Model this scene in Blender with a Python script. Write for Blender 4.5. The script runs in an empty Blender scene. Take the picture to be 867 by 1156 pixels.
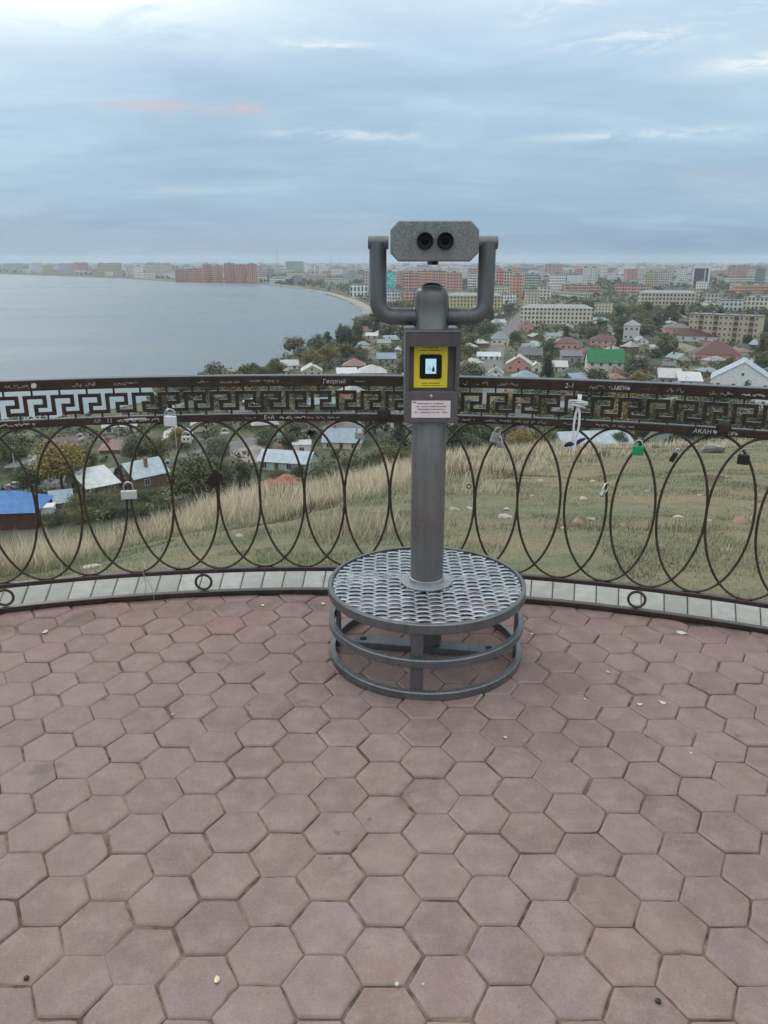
import bpy, math, random
import numpy as np
from mathutils import Vector, Matrix

# ------------------------------------------------------------------ camera, sky, sun, exposure
SC = bpy.context.scene
COL = SC.collection
F, CAM_H, PITCH, PX0, PY0 = 868.0, 1.55, math.radians(18.2), 433.5, 578.0
PLAIN = -50.0                                    # the town lies 50 m below the lookout

cam_data = bpy.data.cameras.new("camera")
cam_data.sensor_fit = 'VERTICAL'
cam_data.sensor_height = 24.0
cam_data.lens = F / 1156.0 * 24.0
cam_data.clip_start = 0.05
cam_data.clip_end = 40000
cam = bpy.data.objects.new("camera", cam_data)
COL.objects.link(cam)
cam.location = (0, 0, CAM_H)
cam.rotation_euler = (math.pi / 2 - PITCH, 0, 0)
SC.camera = cam

SUN_EL, SUN_AZ = math.radians(38), math.radians(-35)      # behind the bright cloud, ahead and to the left
world = bpy.data.worlds.new("World")
SC.world = world
world.use_nodes = True


def build_sky():
    nt = world.node_tree
    nt.nodes.clear()
    N, L = nt.nodes.new, nt.links.new

    def math_(op, a, b=None, clamp=False):
        n = N('ShaderNodeMath')
        n.operation = op
        n.use_clamp = clamp
        for i, v in enumerate((a, b)):
            if v is None:
                continue
            if isinstance(v, (int, float)):
                n.inputs[i].default_value = v
            else:
                L(v, n.inputs[i])
        return n.outputs[0]

    def ramp(v, pts):
        n = N('ShaderNodeValToRGB')
        e = n.color_ramp.elements
        while len(e) < len(pts):
            e.new(0.5)
        for el, (p, c) in zip(e, pts):
            el.position = p
            el.color = (*c, 1) if len(c) == 3 else c
        L(v, n.inputs[0])
        return n.outputs[0]

    def mix(f, a, b):
        n = N('ShaderNodeMix')
        n.data_type = 'RGBA'
        for s, v in ((0, f), (6, a), (7, b)):
            if isinstance(v, (int, float)):
                n.inputs[s].default_value = v
            elif isinstance(v, tuple):
                n.inputs[s].default_value = (*v, 1)
            else:
                L(v, n.inputs[s])
        return n.outputs[2]

    out = N('ShaderNodeOutputWorld')
    bg = N('ShaderNodeBackground')
    bg.inputs['Strength'].default_value = 0.1
    sky = N('ShaderNodeTexSky')
    sky.sky_type = 'NISHITA'
    sky.sun_disc = False
    sky.sun_elevation = SUN_EL
    sky.sun_rotation = SUN_AZ
    tc = N('ShaderNodeTexCoord')
    sp = N('ShaderNodeSeparateXYZ')
    L(tc.outputs['Generated'], sp.inputs[0])
    x, y, z = sp.outputs
    zc = math_('MAXIMUM', z, 0.0)
    # the cloud deck: direction projected on a flat layer, bent so that it stays finite at the horizon
    den = math_('ADD', zc, 0.20)
    u, v = math_('DIVIDE', x, den), math_('DIVIDE', y, den)
    cv = N('ShaderNodeCombineXYZ')
    L(u, cv.inputs[0]); L(v, cv.inputs[1])

    def noise(scale, detail, sx, sy, rot=0.0, loc=(0, 0, 0), rough=0.55, dist=0.0):
        mp = N('ShaderNodeMapping')
        mp.inputs['Scale'].default_value = (sx, sy, 1)
        mp.inputs['Rotation'].default_value = (0, 0, rot)
        mp.inputs['Location'].default_value = loc
        L(cv.outputs[0], mp.inputs[0])
        n = N('ShaderNodeTexNoise')
        n.inputs['Scale'].default_value = scale
        n.inputs['Detail'].default_value = detail
        n.inputs['Roughness'].default_value = rough
        n.inputs['Distortion'].default_value = dist
        L(mp.outputs[0], n.inputs['Vector'])
        return n.outputs[0]

    deck = ramp(zc, [(0.0, (2.7, 4.0, 5.3)), (0.04, (3.15, 4.75, 6.25)), (0.13, (4.2, 6.1, 7.7)),
                     (0.25, (6.3, 8.0, 9.3)), (0.45, (8.8, 9.9, 10.8)), (0.75, (15.0, 15.3, 15.2)), (1.0, (17.5, 17.5, 17.2))])
    base = mix(0.94, sky.outputs[0], deck)
    # broad, soft bands of thicker and thinner cloud
    b1 = ramp(noise(0.9, 4, 0.6, 1.0, 0.12, (3.1, 1.7, 0)), [(0.33, (0.86, 0.885, 0.925)), (0.5, (0.98, 0.985, 0.99)), (0.68, (1.10, 1.07, 1.03))])
    mul = N('ShaderNodeMix'); mul.data_type = 'RGBA'; mul.blend_type = 'MULTIPLY'; mul.inputs[0].default_value = 1.0
    L(base, mul.inputs[6]); L(b1, mul.inputs[7])
    c = mul.outputs[2]
    # long thin streaks
    s1 = ramp(noise(2.2, 6, 0.5, 1.5, -0.10, (0.3, 0, 0), 0.6, 0.3), [(0.52, (0, 0, 0)), (0.78, (1, 1, 1))])
    c = mix(math_('MULTIPLY', s1, 0.30), c, (7.4, 8.6, 9.6))
    az, el = math_('ARCTAN2', x, y), math_('ARCSINE', z)
    ae = N('ShaderNodeCombineXYZ')
    L(az, ae.inputs[0]); L(math_('MULTIPLY', el, 4.2), ae.inputs[1])

    def layer(scale, detail, rough, dist, seed):
        n = N('ShaderNodeTexNoise')
        n.inputs['Scale'].default_value = scale
        n.inputs['Detail'].default_value = detail
        n.inputs['Roughness'].default_value = rough
        n.inputs['Distortion'].default_value = dist
        mp = N('ShaderNodeMapping'); mp.inputs['Location'].default_value = (seed, seed * 0.7, seed)
        L(ae.outputs[0], mp.inputs[0]); L(mp.outputs[0], n.inputs['Vector'])
        return n.outputs[0]
    torn = layer(17, 8, 0.66, 0.7, 3.3)
    # layered shelves and mottling of the deck itself
    mm = N('ShaderNodeMix'); mm.data_type = 'RGBA'; mm.blend_type = 'MULTIPLY'; mm.inputs[0].default_value = 1.0
    L(c, mm.inputs[6]); L(ramp(layer(4.5, 7, 0.6, 0.4, 8.1), [(0.32, (0.90, 0.925, 0.955)), (0.5, (1, 1, 1)), (0.68, (1.12, 1.085, 1.05))]), mm.inputs[7])
    c = mm.outputs[2]
    torn2 = noise(1.7, 7, 0.5, 1.6, -0.08, (1.3, 4.2, 0), 0.62, 0.3)

    def cloud(a, e, wa, we, tilt, lo, hi, k, colour, tex):
        """A lit bank or break of cloud round one compass bearing, torn by noise."""
        da, de = math_('SUBTRACT', az, math.radians(a)), math_('SUBTRACT', el, math.radians(e))
        de = math_('SUBTRACT', de, math_('MULTIPLY', da, tilt))
        q = math_('ADD', math_('POWER', math_('ABSOLUTE', math_('DIVIDE', da, math.radians(wa))), 2.0), math_('POWER', math_('ABSOLUTE', math_('DIVIDE', de, math.radians(we))), 2.0))
        m = math_('POWER', 2.718, math_('MULTIPLY', q, -1.0))
        v = math_('MULTIPLY', m, ramp(tex, [(lo, (0, 0, 0)), (hi, (1, 1, 1))]))
        return mix(math_('MULTIPLY', v, k), c, colour)
    pink, white, grey = (6.8, 5.6, 6.0), (9.3, 9.9, 9.9), (3.0, 4.35, 5.7)
    c = cloud(-8, 6.2, 22, 2.6, 0.0, 0.40, 0.62, 0.40, grey, torn2)          # darker shelves low in the deck
    c = cloud(16, 5.0, 20, 2.0, 0.02, 0.42, 0.62, 0.40, grey, torn2)
    c = cloud(2, 10.2, 26, 1.4, 0.03, 0.42, 0.62, 0.40, (3.5, 5.0, 6.5), torn2)
    c = cloud(-21, 15.2, 14, 2.4, 0.04, 0.25, 0.50, 0.98, (11.2, 12.2, 12.2), layer(6, 7, 0.6, 0.5, 1.7))   # the bright gap, high on the left
    c = cloud(-14, 15.0, 12, 1.1, 0.0, 0.40, 0.62, 0.55, (8.4, 9.0, 9.6), torn2)
    c = cloud(26.0, 11.2, 5.5, 0.55, 0.02, 0.30, 0.52, 0.98, (10.4, 10.8, 10.6), torn)
    c = cloud(16.0, 12.8, 4.2, 0.55, 0.0, 0.42, 0.60, 0.80, white, torn)
    c = cloud(12.0, 15.2, 3.4, 0.7, 0.25, 0.46, 0.62, 0.70, white, torn)
    c = cloud(25.0, 14.2, 5.0, 0.45, 0.05, 0.44, 0.60, 0.65, white, torn)
    c = cloud(-4.0, 13.1, 3.6, 0.30, 0.0, 0.40, 0.60, 0.75, white, torn)
    c = cloud(-2.5, 7.9, 5.0, 0.28, -0.01, 0.40, 0.60, 0.65, white, torn)
    c = cloud(17.5, 7.6, 7.0, 0.28, 0.0, 0.40, 0.60, 0.55, white, torn)
    c = cloud(-13.5, 9.3, 5.2, 0.30, 0.0, 0.36, 0.58, 0.75, pink, torn)
    c = cloud(-9.3, 9.4, 1.0, 0.28, 0.0, 0.25, 0.45, 0.75, pink, torn)
    c = cloud(22.0, 5.0, 5.0, 0.9, 0.0, 0.36, 0.58, 0.45, (4.7, 5.2, 6.0), torn)
    c = cloud(-12.0, 4.4, 3.5, 0.25, 0.0, 0.40, 0.60, 0.45, (6.0, 7.4, 8.4), torn)
    c = cloud(-20.0, 1.2, 30, 1.2, 0.0, 0.20, 0.60, 0.35, (3.6, 4.3, 5.1), torn2)
    L(c, bg.inputs['Color'])
    L(bg.outputs[0], out.inputs['Surface'])


build_sky()

sun_data = bpy.data.lights.new("sun", 'SUN')
sun_data.energy = 1.1
sun_data.angle = math.radians(25)
sun_data.color = (1.0, 0.95, 0.88)
sun = bpy.data.objects.new("sun", sun_data)
COL.objects.link(sun)
sd = Vector((math.sin(SUN_AZ) * math.cos(SUN_EL), math.cos(SUN_AZ) * math.cos(SUN_EL), math.sin(SUN_EL)))
sun.rotation_euler = sd.to_track_quat('Z', 'Y').to_euler()

SC.view_settings.view_transform = 'Standard'
SC.view_settings.look = 'None'
SC.view_settings.gamma = 1.0
SC.view_settings.exposure = 0.0
SC.view_settings.use_curve_mapping = False
SC.render.engine = 'CYCLES'
SC.cycles.use_denoising = True
SC.cycles.max_bounces = 6
SC.cycles.diffuse_bounces = 3
SC.cycles.glossy_bounces = 3
SC.cycles.volume_bounces = 1
SC.cycles.transparent_max_bounces = 6

random.seed(7)
RNG = np.random.default_rng(7)
R_ = random.uniform


# ------------------------------------------------------------------ helpers
def lin(r, g, b):
    f = lambda c: (c / 255 / 12.92) if c / 255 <= 0.04045 else ((c / 255 + 0.055) / 1.055) ** 2.4
    return (f(r), f(g), f(b))


def tag(o, label=None, cat=None, group=None, kind=None):
    if label: o['label'] = label
    if cat: o['category'] = cat
    if group: o['group'] = group
    if kind: o['kind'] = kind
    return o


def empty(name, loc=(0, 0, 0), rz=0.0):
    o = bpy.data.objects.new(name, None)
    o.empty_display_size = 0.1
    o.location = loc
    o.rotation_euler = (0, 0, rz)
    COL.objects.link(o)
    return o


class MB:
    """Collects shapes and links them as one mesh object."""

    def __init__(self):
        self.v, self.f, self.m, self.s = [], [], [], []

    def add(self, verts, faces, mat=0, smooth=False):
        n = len(self.v)
        self.v.extend([tuple(p) for p in verts])
        for f in faces:
            self.f.append(tuple(i + n for i in f))
            self.m.append(mat)
            self.s.append(smooth)
        return self

    def box(self, c, s, rz=0.0, mat=0, mtx=None, bev=0.0):
        x, y, z = s[0] / 2, s[1] / 2, s[2] / 2
        if bev > 0:
            vs, idx = [], {}
            for sx in (-1, 1):
                for sy in (-1, 1):
                    for sz in (-1, 1):
                        for k in range(3):
                            p = [sx * x, sy * y, sz * z]
                            for j, q in enumerate((sx, sy, sz)):
                                if j != k:
                                    p[j] -= q * bev
                            idx[(sx, sy, sz, k)] = len(vs)
                            vs.append(p)
            fs = []
            for k in range(3):
                a, b = [(1, 2), (2, 0), (0, 1)][k]
                for s_ in (-1, 1):
                    q = []
                    for (i, j) in ((-1, -1), (1, -1), (1, 1), (-1, 1)):
                        t = [0, 0, 0]
                        t[k], t[a], t[b] = s_, i, j
                        q.append(idx[(*t, k)])
                    fs.append(q if s_ > 0 else q[::-1])
            for k in range(3):
                a, b = [(1, 2), (2, 0), (0, 1)][k]
                for i in (-1, 1):
                    for j in (-1, 1):
                        t1, t2 = [0, 0, 0], [0, 0, 0]
                        t1[k], t1[a], t1[b] = -1, i, j
                        t2[k], t2[a], t2[b] = 1, i, j
                        q = [idx[(*t1, a)], idx[(*t2, a)], idx[(*t2, b)], idx[(*t1, b)]]
                        fs.append(q if i * j > 0 else q[::-1])
            for sx in (-1, 1):
                for sy in (-1, 1):
                    for sz in (-1, 1):
                        q = [idx[(sx, sy, sz, k)] for k in range(3)]
                        fs.append(q if sx * sy * sz > 0 else q[::-1])
        else:
            vs = [(-x, -y, -z), (x, -y, -z), (x, y, -z), (-x, y, -z), (-x, -y, z), (x, -y, z), (x, y, z), (-x, y, z)]
            fs = [(0, 3, 2, 1), (4, 5, 6, 7), (0, 1, 5, 4), (1, 2, 6, 5), (2, 3, 7, 6), (3, 0, 4, 7)]
        if mtx is None:
            mtx = Matrix.Translation(c) @ Matrix.Rotation(rz, 4, 'Z')
        return self.add([mtx @ Vector(p) for p in vs], fs, mat)

    def tube(self, pts, r, n=10, mat=0, closed=False, caps=True, smooth=True):
        P = [Vector(p) for p in pts]
        k = len(P)
        rr = r if isinstance(r, (list, tuple)) else [r] * k
        T = []
        for i in range(k):
            a = P[(i - 1) % k] if (closed or i > 0) else P[i]
            b = P[(i + 1) % k] if (closed or i < k - 1) else P[i]
            T.append((b - a).normalized())
        up = Vector((0, 0, 1)) if abs(T[0].z) < 0.9 else Vector((1, 0, 0))
        nrm = T[0].cross(up).normalized()
        vs = []
        for i in range(k):
            if i:
                nrm = (nrm - T[i] * nrm.dot(T[i])).normalized()
            bi = T[i].cross(nrm)
            for j in range(n):
                a = 2 * math.pi * j / n
                vs.append(P[i] + (nrm * math.cos(a) + bi * math.sin(a)) * rr[i])
        fs = []
        for i in range(k if closed else k - 1):
            i2 = (i + 1) % k
            for j in range(n):
                j2 = (j + 1) % n
                fs.append((i * n + j, i * n + j2, i2 * n + j2, i2 * n + j))
        self.add(vs, fs, mat, smooth)
        if caps and not closed:
            self.add(vs[:n], [tuple(range(n))[::-1]], mat)
            self.add(vs[-n:], [tuple(range(n))], mat)
        return self

    def lathe(self, prof, n=32, mat=0, mtx=None, smooth=True):
        vs, fs = [], []
        for (r, z) in prof:
            for j in range(n):
                a = 2 * math.pi * j / n
                vs.append(Vector((r * math.cos(a), r * math.sin(a), z)))
        for i in range(len(prof) - 1):
            for j in range(n):
                j2 = (j + 1) % n
                fs.append((i * n + j, i * n + j2, (i + 1) * n + j2, (i + 1) * n + j))
        if mtx is not None:
            vs = [mtx @ p for p in vs]
        return self.add(vs, fs, mat, smooth)

    def prism(self, poly, a, b, fn, mat=0):
        """poly: 2-D outline (counter-clockwise seen from the b end); fn(u, v, w) maps to 3-D, w runs a..b."""
        n = len(poly)
        vs = [fn(u, v, a) for u, v in poly] + [fn(u, v, b) for u, v in poly]
        fs = [tuple(range(n))[::-1], tuple(range(n, 2 * n))]
        fs += [(i, (i + 1) % n, n + (i + 1) % n, n + i) for i in range(n)]
        return self.add(vs, fs, mat)

    def build(self, name, mats, parent=None):
        me = bpy.data.meshes.new(name)
        me.from_pydata(self.v, [], self.f)
        mats = mats if isinstance(mats, (list, tuple)) else [mats]
        for m in mats:
            me.materials.append(m)
        me.polygons.foreach_set('material_index', self.m)
        me.polygons.foreach_set('use_smooth', self.s)
        me.update()
        o = bpy.data.objects.new(name, me)
        COL.objects.link(o)
        if parent is not None:
            o.parent = parent
        return o


def np_mesh(name, verts, faces, mats, tint=None, parent=None):
    """verts (n,3), faces (m,k) of one size, as one fast mesh; tint (n,3) becomes a colour attribute."""
    verts = np.asarray(verts, np.float32)
    faces = np.asarray(faces, np.int32)
    me = bpy.data.meshes.new(name)
    me.vertices.add(len(verts))
    me.vertices.foreach_set('co', verts.ravel())
    k = faces.shape[1]
    me.loops.add(faces.size)
    me.loops.foreach_set('vertex_index', faces.ravel())
    me.polygons.add(len(faces))
    me.polygons.foreach_set('loop_start', np.arange(0, faces.size, k, dtype=np.int32))
    me.update(calc_edges=True)
    if tint is not None:
        at = me.color_attributes.new('tint', 'FLOAT_COLOR', 'POINT')
        at.data.foreach_set('color', np.c_[tint, np.ones(len(tint))].astype(np.float32).ravel())
    for m in (mats if isinstance(mats, (list, tuple)) else [mats]):
        me.materials.append(m)
    o = bpy.data.objects.new(name, me)
    COL.objects.link(o)
    if parent is not None:
        o.parent = parent
    return o


def dup(o, name=None):
    c = o.copy()
    if name: c.name = name
    COL.objects.link(c)
    return c


class NT:
    """Small helper round a material's node tree."""

    def __init__(self, name):
        self.mat = bpy.data.materials.new(name)
        self.mat.use_nodes = True
        self.t = self.mat.node_tree
        self.b = self.t.nodes['Principled BSDF']

    def n(self, kind, **kw):
        nd = self.t.nodes.new(kind)
        for k, v in kw.items():
            setattr(nd, k, v)
        return nd

    def l(self, a, b):
        self.t.links.new(a, b)

    def set(self, nd, key, v):
        if hasattr(v, 'links') or hasattr(v, 'is_linked'):
            self.l(v, nd.inputs[key])
        else:
            nd.inputs[key].default_value = (*v, 1) if isinstance(v, tuple) and len(v) == 3 and nd.inputs[key].type == 'RGBA' else v

    def math(self, op, a, b=0.0, c=None, clamp=False):
        nd = self.n('ShaderNodeMath', operation=op, use_clamp=clamp)
        self.set(nd, 0, a); self.set(nd, 1, b)
        if c is not None: self.set(nd, 2, c)
        return nd.outputs[0]

    def mix(self, f, a, b, blend='MIX'):
        nd = self.n('ShaderNodeMix', data_type='RGBA', blend_type=blend)
        self.set(nd, 0, f); self.set(nd, 6, a); self.set(nd, 7, b)
        return nd.outputs[2]

    def noise(self, scale, detail=4, rough=0.55, vec=None, dist=0.0):
        nd = self.n('ShaderNodeTexNoise')
        nd.inputs['Scale'].default_value = scale
        nd.inputs['Detail'].default_value = detail
        nd.inputs['Roughness'].default_value = rough
        nd.inputs['Distortion'].default_value = dist
        self.l(vec if vec is not None else self.obj(), nd.inputs['Vector'])
        return nd.outputs[0]

    def obj(self):
        if not hasattr(self, '_tc'):
            self._tc = self.n('ShaderNodeTexCoord')
        return self._tc.outputs['Object']

    def pos(self):
        if not hasattr(self, '_ge'):
            self._ge = self.n('ShaderNodeNewGeometry')
        return self._ge.outputs['Position']

    def ramp(self, v, *pts):
        nd = self.n('ShaderNodeValToRGB')
        e = nd.color_ramp.elements
        while len(e) < len(pts):
            e.new(0.5)
        for el, (p, c) in zip(e, pts):
            el.position = p
            el.color = (c, c, c, 1) if isinstance(c, (int, float)) else (*c, 1)
        self.l(v, nd.inputs[0])
        return nd.outputs[0]

    def bump(self, h, strength=0.3, dist=0.002):
        nd = self.n('ShaderNodeBump')
        nd.inputs['Strength'].default_value = strength
        nd.inputs['Distance'].default_value = dist
        self.l(h, nd.inputs['Height'])
        self.l(nd.outputs[0], self.b.inputs['Normal'])

    def out(self, color=None, rough=0.6, metal=0.0, spec=0.5):
        if color is not None: self.set(self.b, 'Base Color', color)
        self.set(self.b, 'Roughness', rough)
        self.set(self.b, 'Metallic', metal)
        self.b.inputs['Specular IOR Level'].default_value = spec
        return self.mat


def mul(c, k):
    return tuple(min(1.0, x * k) for x in c)


def plain_mat(name, c, rough=0.6, metal=0.0, var=0.18, scale=6.0, spec=0.4):
    t = NT(name)
    k = t.noise(scale, 4)
    col = t.mix(t.ramp(k, (0.3, 0.0), (0.7, 1.0)), mul(c, 1 - var), mul(c, 1 + var))
    return t.out(col, rough, metal, spec)


# ------------------------------------------------------------------ materials of the lookout
def mat_tiles():
    t = NT('red_concrete_paver')
    g = t.n('ShaderNodeNewGeometry')
    t._ge = g
    rnd = g.outputs['Random Per Island']
    col = t.ramp(rnd, (0.0, (0.196, 0.138, 0.132)), (0.3, (0.222, 0.157, 0.149)), (0.6, (0.232, 0.166, 0.157)),
                 (0.93, (0.236, 0.174, 0.165)), (1.0, (0.228, 0.180, 0.170)))
    p = g.outputs['Position']
    sp = t.n('ShaderNodeSeparateXYZ'); t.l(p, sp.inputs[0])
    # the last rows before the railing are newer and redder
    red = t.math('MULTIPLY', t.ramp(t.math('ADD', t.math('MULTIPLY', sp.outputs[1], 0.25), t.math('MULTIPLY', rnd, 0.10)), (0.74, 0.0), (0.92, 1.0)), t.ramp(t.noise(0.9, 3, 0.6, p), (0.38, 0.10), (0.60, 0.85)))
    col = t.mix(red, col, (0.255, 0.118, 0.106))
    big = t.noise(1.1, 4, 0.6, p)
    col = t.mix(t.ramp(big, (0.36, 0.45), (0.60, 0.0)), col, (0.150, 0.108, 0.098))
    tan = t.noise(2.3, 5, 0.65, p, 0.3)
    col = t.mix(t.ramp(tan, (0.52, 0.0), (0.68, 0.55)), col, (0.250, 0.178, 0.142))
    mid = t.noise(11, 6, 0.70, p)
    col = t.mix(t.ramp(mid, (0.48, 0.0), (0.70, 0.65)), col, (0.30, 0.238, 0.218))
    col = t.mix(t.ramp(mid, (0.28, 0.60), (0.47, 0.0)), col, (0.140, 0.102, 0.094))
    stain = t.noise(4.1, 4, 0.55, p, 0.5)
    col = t.mix(t.ramp(stain, (0.615, 0.0), (0.70, 0.60)), col, (0.105, 0.085, 0.080))
    drip = t.noise(17, 2, 0.5, p, 0.2)
    col = t.mix(t.ramp(drip, (0.735, 0.0), (0.765, 0.60)), col, (0.085, 0.070, 0.066))
    spk = t.noise(210, 2, 0.6, p)
    col = t.mix(t.ramp(spk, (0.58, 0.0), (0.70, 0.45)), col, (0.33, 0.255, 0.235))
    col = t.mix(t.ramp(spk, (0.28, 0.5), (0.42, 0.0)), col, (0.11, 0.082, 0.078))
    # worn arrises, rubbed sandy in places
    nz = t.n('ShaderNodeSeparateXYZ'); t.l(g.outputs['True Normal'], nz.inputs[0])
    edge = t.ramp(nz.outputs[2], (0.80, 1.0), (0.97, 0.0))
    col = t.mix(t.math('MULTIPLY', edge, t.ramp(t.noise(6, 4, 0.6, p), (0.35, 0.15), (0.62, 0.75))), col, (0.37, 0.275, 0.235))
    t.bump(t.math('ADD', t.math('MULTIPLY', spk, 0.4), mid), 0.25, 0.003)
    return t.out(col, t.ramp(mid, (0.3, 0.62), (0.7, 0.85)), 0.0, 0.32)


def mat_joint():
    t = NT('sandy_joint')
    k = t.noise(9, 6, 0.75, t.pos())
    k = t.ramp(k, (0.40, 0.0), (0.66, 1.0))
    return t.out(t.mix(k, (0.060, 0.043, 0.036), (0.25, 0.185, 0.145)), 0.95)


def mat_paver():
    t = NT('pale_concrete_paver')
    g = t.n('ShaderNodeNewGeometry'); t._ge = g
    col = t.ramp(g.outputs['Random Per Island'], (0.0, (0.30, 0.31, 0.29)), (1.0, (0.43, 0.435, 0.41)))
    k = t.noise(14, 5, 0.65, g.outputs['Position'])
    col = t.mix(t.ramp(k, (0.45, 0.45), (0.68, 0.0)), col, (0.21, 0.215, 0.195))
    f = t.noise(160, 2, 0.6, g.outputs['Position'])
    col = t.mix(t.ramp(f, (0.3, 0.35), (0.45, 0.0)), col, (0.17, 0.17, 0.16))
    t.bump(f, 0.3, 0.003)
    return t.out(col, 0.85, 0, 0.3)


def mat_rail():
    t = NT('dark_brown_paint')
    k = t.noise(16, 5, 0.65)
    col = t.mix(t.ramp(k, (0.35, 0.0), (0.65, 1.0)), (0.023, 0.017, 0.014), (0.050, 0.034, 0.027))
    col = t.mix(t.ramp(t.noise(38, 4, 0.7), (0.60, 0.0), (0.70, 0.5)), col, (0.115, 0.045, 0.022))
    t.bump(k, 0.15, 0.002)
    return t.out(col, 0.26, 0.0, 0.5)


def mat_wrought():
    t = NT('weathered_wrought_iron')
    k = t.noise(22, 5, 0.65)
    col = t.mix(t.ramp(k, (0.40, 0.0), (0.64, 1.0)), (0.028, 0.022, 0.012), (0.062, 0.043, 0.022))
    t.bump(t.noise(120, 3), 0.3, 0.002)
    return t.out(col, 0.5, 0.0, 0.5)


def mat_viewer(name='grey_hammered_paint', c=(0.150, 0.158, 0.160), bump=0.0, scale=220, rough=0.34, metal=0.5):
    t = NT(name)
    k = t.noise(5, 4)
    col = t.mix(t.ramp(k, (0.3, 0.0), (0.7, 1.0)), mul(c, 0.88), mul(c, 1.1))
    f = t.noise(scale, 2, 0.5)
    mp = t.n('ShaderNodeMapping'); mp.inputs['Scale'].default_value = (1.0, 1.0, 0.10); t.l(t.obj(), mp.inputs[0])
    run = t.noise(42, 5, 0.65, mp.outputs[0])
    col = t.mix(t.ramp(run, (0.50, 0.0), (0.70, 0.55)), col, (c[0] * 1.5, c[1] * 1.45, c[2] * 1.38))
    col = t.mix(t.ramp(run, (0.30, 0.5), (0.44, 0.0)), col, mul(c, 0.62))
    sc = t.noise(75, 6, 0.75)
    col = t.mix(t.ramp(sc, (0.665, 0.0), (0.70, 0.6)), col, mul(c, 2.4))
    rough = t.ramp(t.noise(14, 5, 0.65), (0.35, rough * 0.85), (0.65, min(1.0, rough * 1.5)))
    if bump:
        col = t.mix(t.ramp(f, (0.48, 0.0), (0.62, 0.55)), col, mul(c, 1.75))
        col = t.mix(t.ramp(f, (0.36, 0.5), (0.47, 0.0)), col, mul(c, 0.45))
        t.bump(f, bump, 0.002)
    else:
        t.bump(f, 0.04, 0.001)
    return t.out(col, rough, metal, 0.5)


M_TILE, M_JOINT, M_PAVER, M_RAIL, M_IRON = mat_tiles(), mat_joint(), mat_paver(), mat_rail(), mat_wrought()
M_VIEW = mat_viewer()
M_VIEWROUGH = mat_viewer('grey_textured_paint', (0.175, 0.192, 0.187), 0.5, 260, 0.5, 0.1)
M_VIEWDARK = mat_viewer('dark_grey_paint', (0.105, 0.098, 0.100), 0.0, 220, 0.42, 0.1)
M_COLUMN = mat_viewer('column_grey_paint', (0.195, 0.187, 0.184), 0.0, 90, 0.32, 0.5)
M_GALV = plain_mat('galvanised_steel', (0.40, 0.43, 0.46), 0.34, 0.85, 0.35, 24)
M_HOOP = mat_viewer('platform_grey_paint', (0.150, 0.160, 0.170), 0.0, 150, 0.30, 0.6)
M_BLACK = plain_mat('black_rubber', (0.010, 0.010, 0.011), 0.55, 0, 0.1, 20, 0.25)
M_LENS = plain_mat('eyepiece_glass', (0.004, 0.005, 0.006), 0.25, 0, 0.05, 4, 0.10)
M_YELLOW = plain_mat('yellow_panel_print', (0.86, 0.68, 0.035), 0.45, 0, 0.05, 20)
M_WHITE = plain_mat('white_paint_mark', (0.55, 0.54, 0.50), 0.7, 0, 0.25, 60)
M_GREYMARK = plain_mat('grey_scratched_mark', (0.30, 0.285, 0.27), 0.7, 0, 0.3, 60)
M_REDMARK = plain_mat('red_paint_mark', (0.20, 0.055, 0.04), 0.7, 0, 0.3, 60)
M_STICKER = plain_mat('pink_white_sticker', (0.78, 0.68, 0.69), 0.5, 0, 0.05, 20)
M_STICKTXT = plain_mat('sticker_print', (0.33, 0.14, 0.15), 0.6, 0, 0.1, 20)
M_INK = plain_mat('black_print', (0.035, 0.03, 0.012), 0.6, 0, 0.1, 20)
M_STEEL = plain_mat('steel', (0.55, 0.56, 0.56), 0.32, 0.85, 0.15, 60)
M_BRASS = plain_mat('tarnished_brass', (0.34, 0.27, 0.16), 0.4, 0.7, 0.2, 60)


def mat_screen():
    t = NT('lit_screen')
    t.out((0.02, 0.02, 0.02), 0.2)
    t.set(t.b, 'Emission Color', (0.42, 0.66, 0.80))
    t.b.inputs['Emission Strength'].default_value = 1.0
    return t.mat


M_SCREEN = mat_screen()

# ------------------------------------------------------------------ geometry of the railing circle
CX, CY, RF = -0.329, -1.481, 4.924


def fp(s, z, r=0.0):
    """A point on the railing: arc length s from straight ahead, height z, r metres outside its face."""
    a = s / RF
    return Vector((CX + (RF + r) * math.sin(a), CY + (RF + r) * math.cos(a), z))


def arc_bar(mb, s0, s1, r0, r1, z0, z1, step=0.08, mat=0, bev=0.0):
    n = max(1, int(round((s1 - s0) / step)))
    b = bev
    prof = [(r0, z0 + b), (r0 + b, z0), (r1 - b, z0), (r1, z0 + b), (r1, z1 - b), (r1 - b, z1), (r0 + b, z1), (r0, z1 - b)] if b else \
        [(r0, z0), (r1, z0), (r1, z1), (r0, z1)]
    k = len(prof)
    vs = []
    for i in range(n + 1):
        s = s0 + (s1 - s0) * i / n
        vs += [fp(s, z, r) for r, z in prof]
    fs = []
    for i in range(n):
        for j in range(k):
            j2 = (j + 1) % k
            fs.append((i * k + j, i * k + j2, (i + 1) * k + j2, (i + 1) * k + j))
    fs.append(tuple(range(k))[::-1])
    fs.append(tuple(n * k + j for j in range(k)))
    mb.add(vs, fs, mat)


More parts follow.
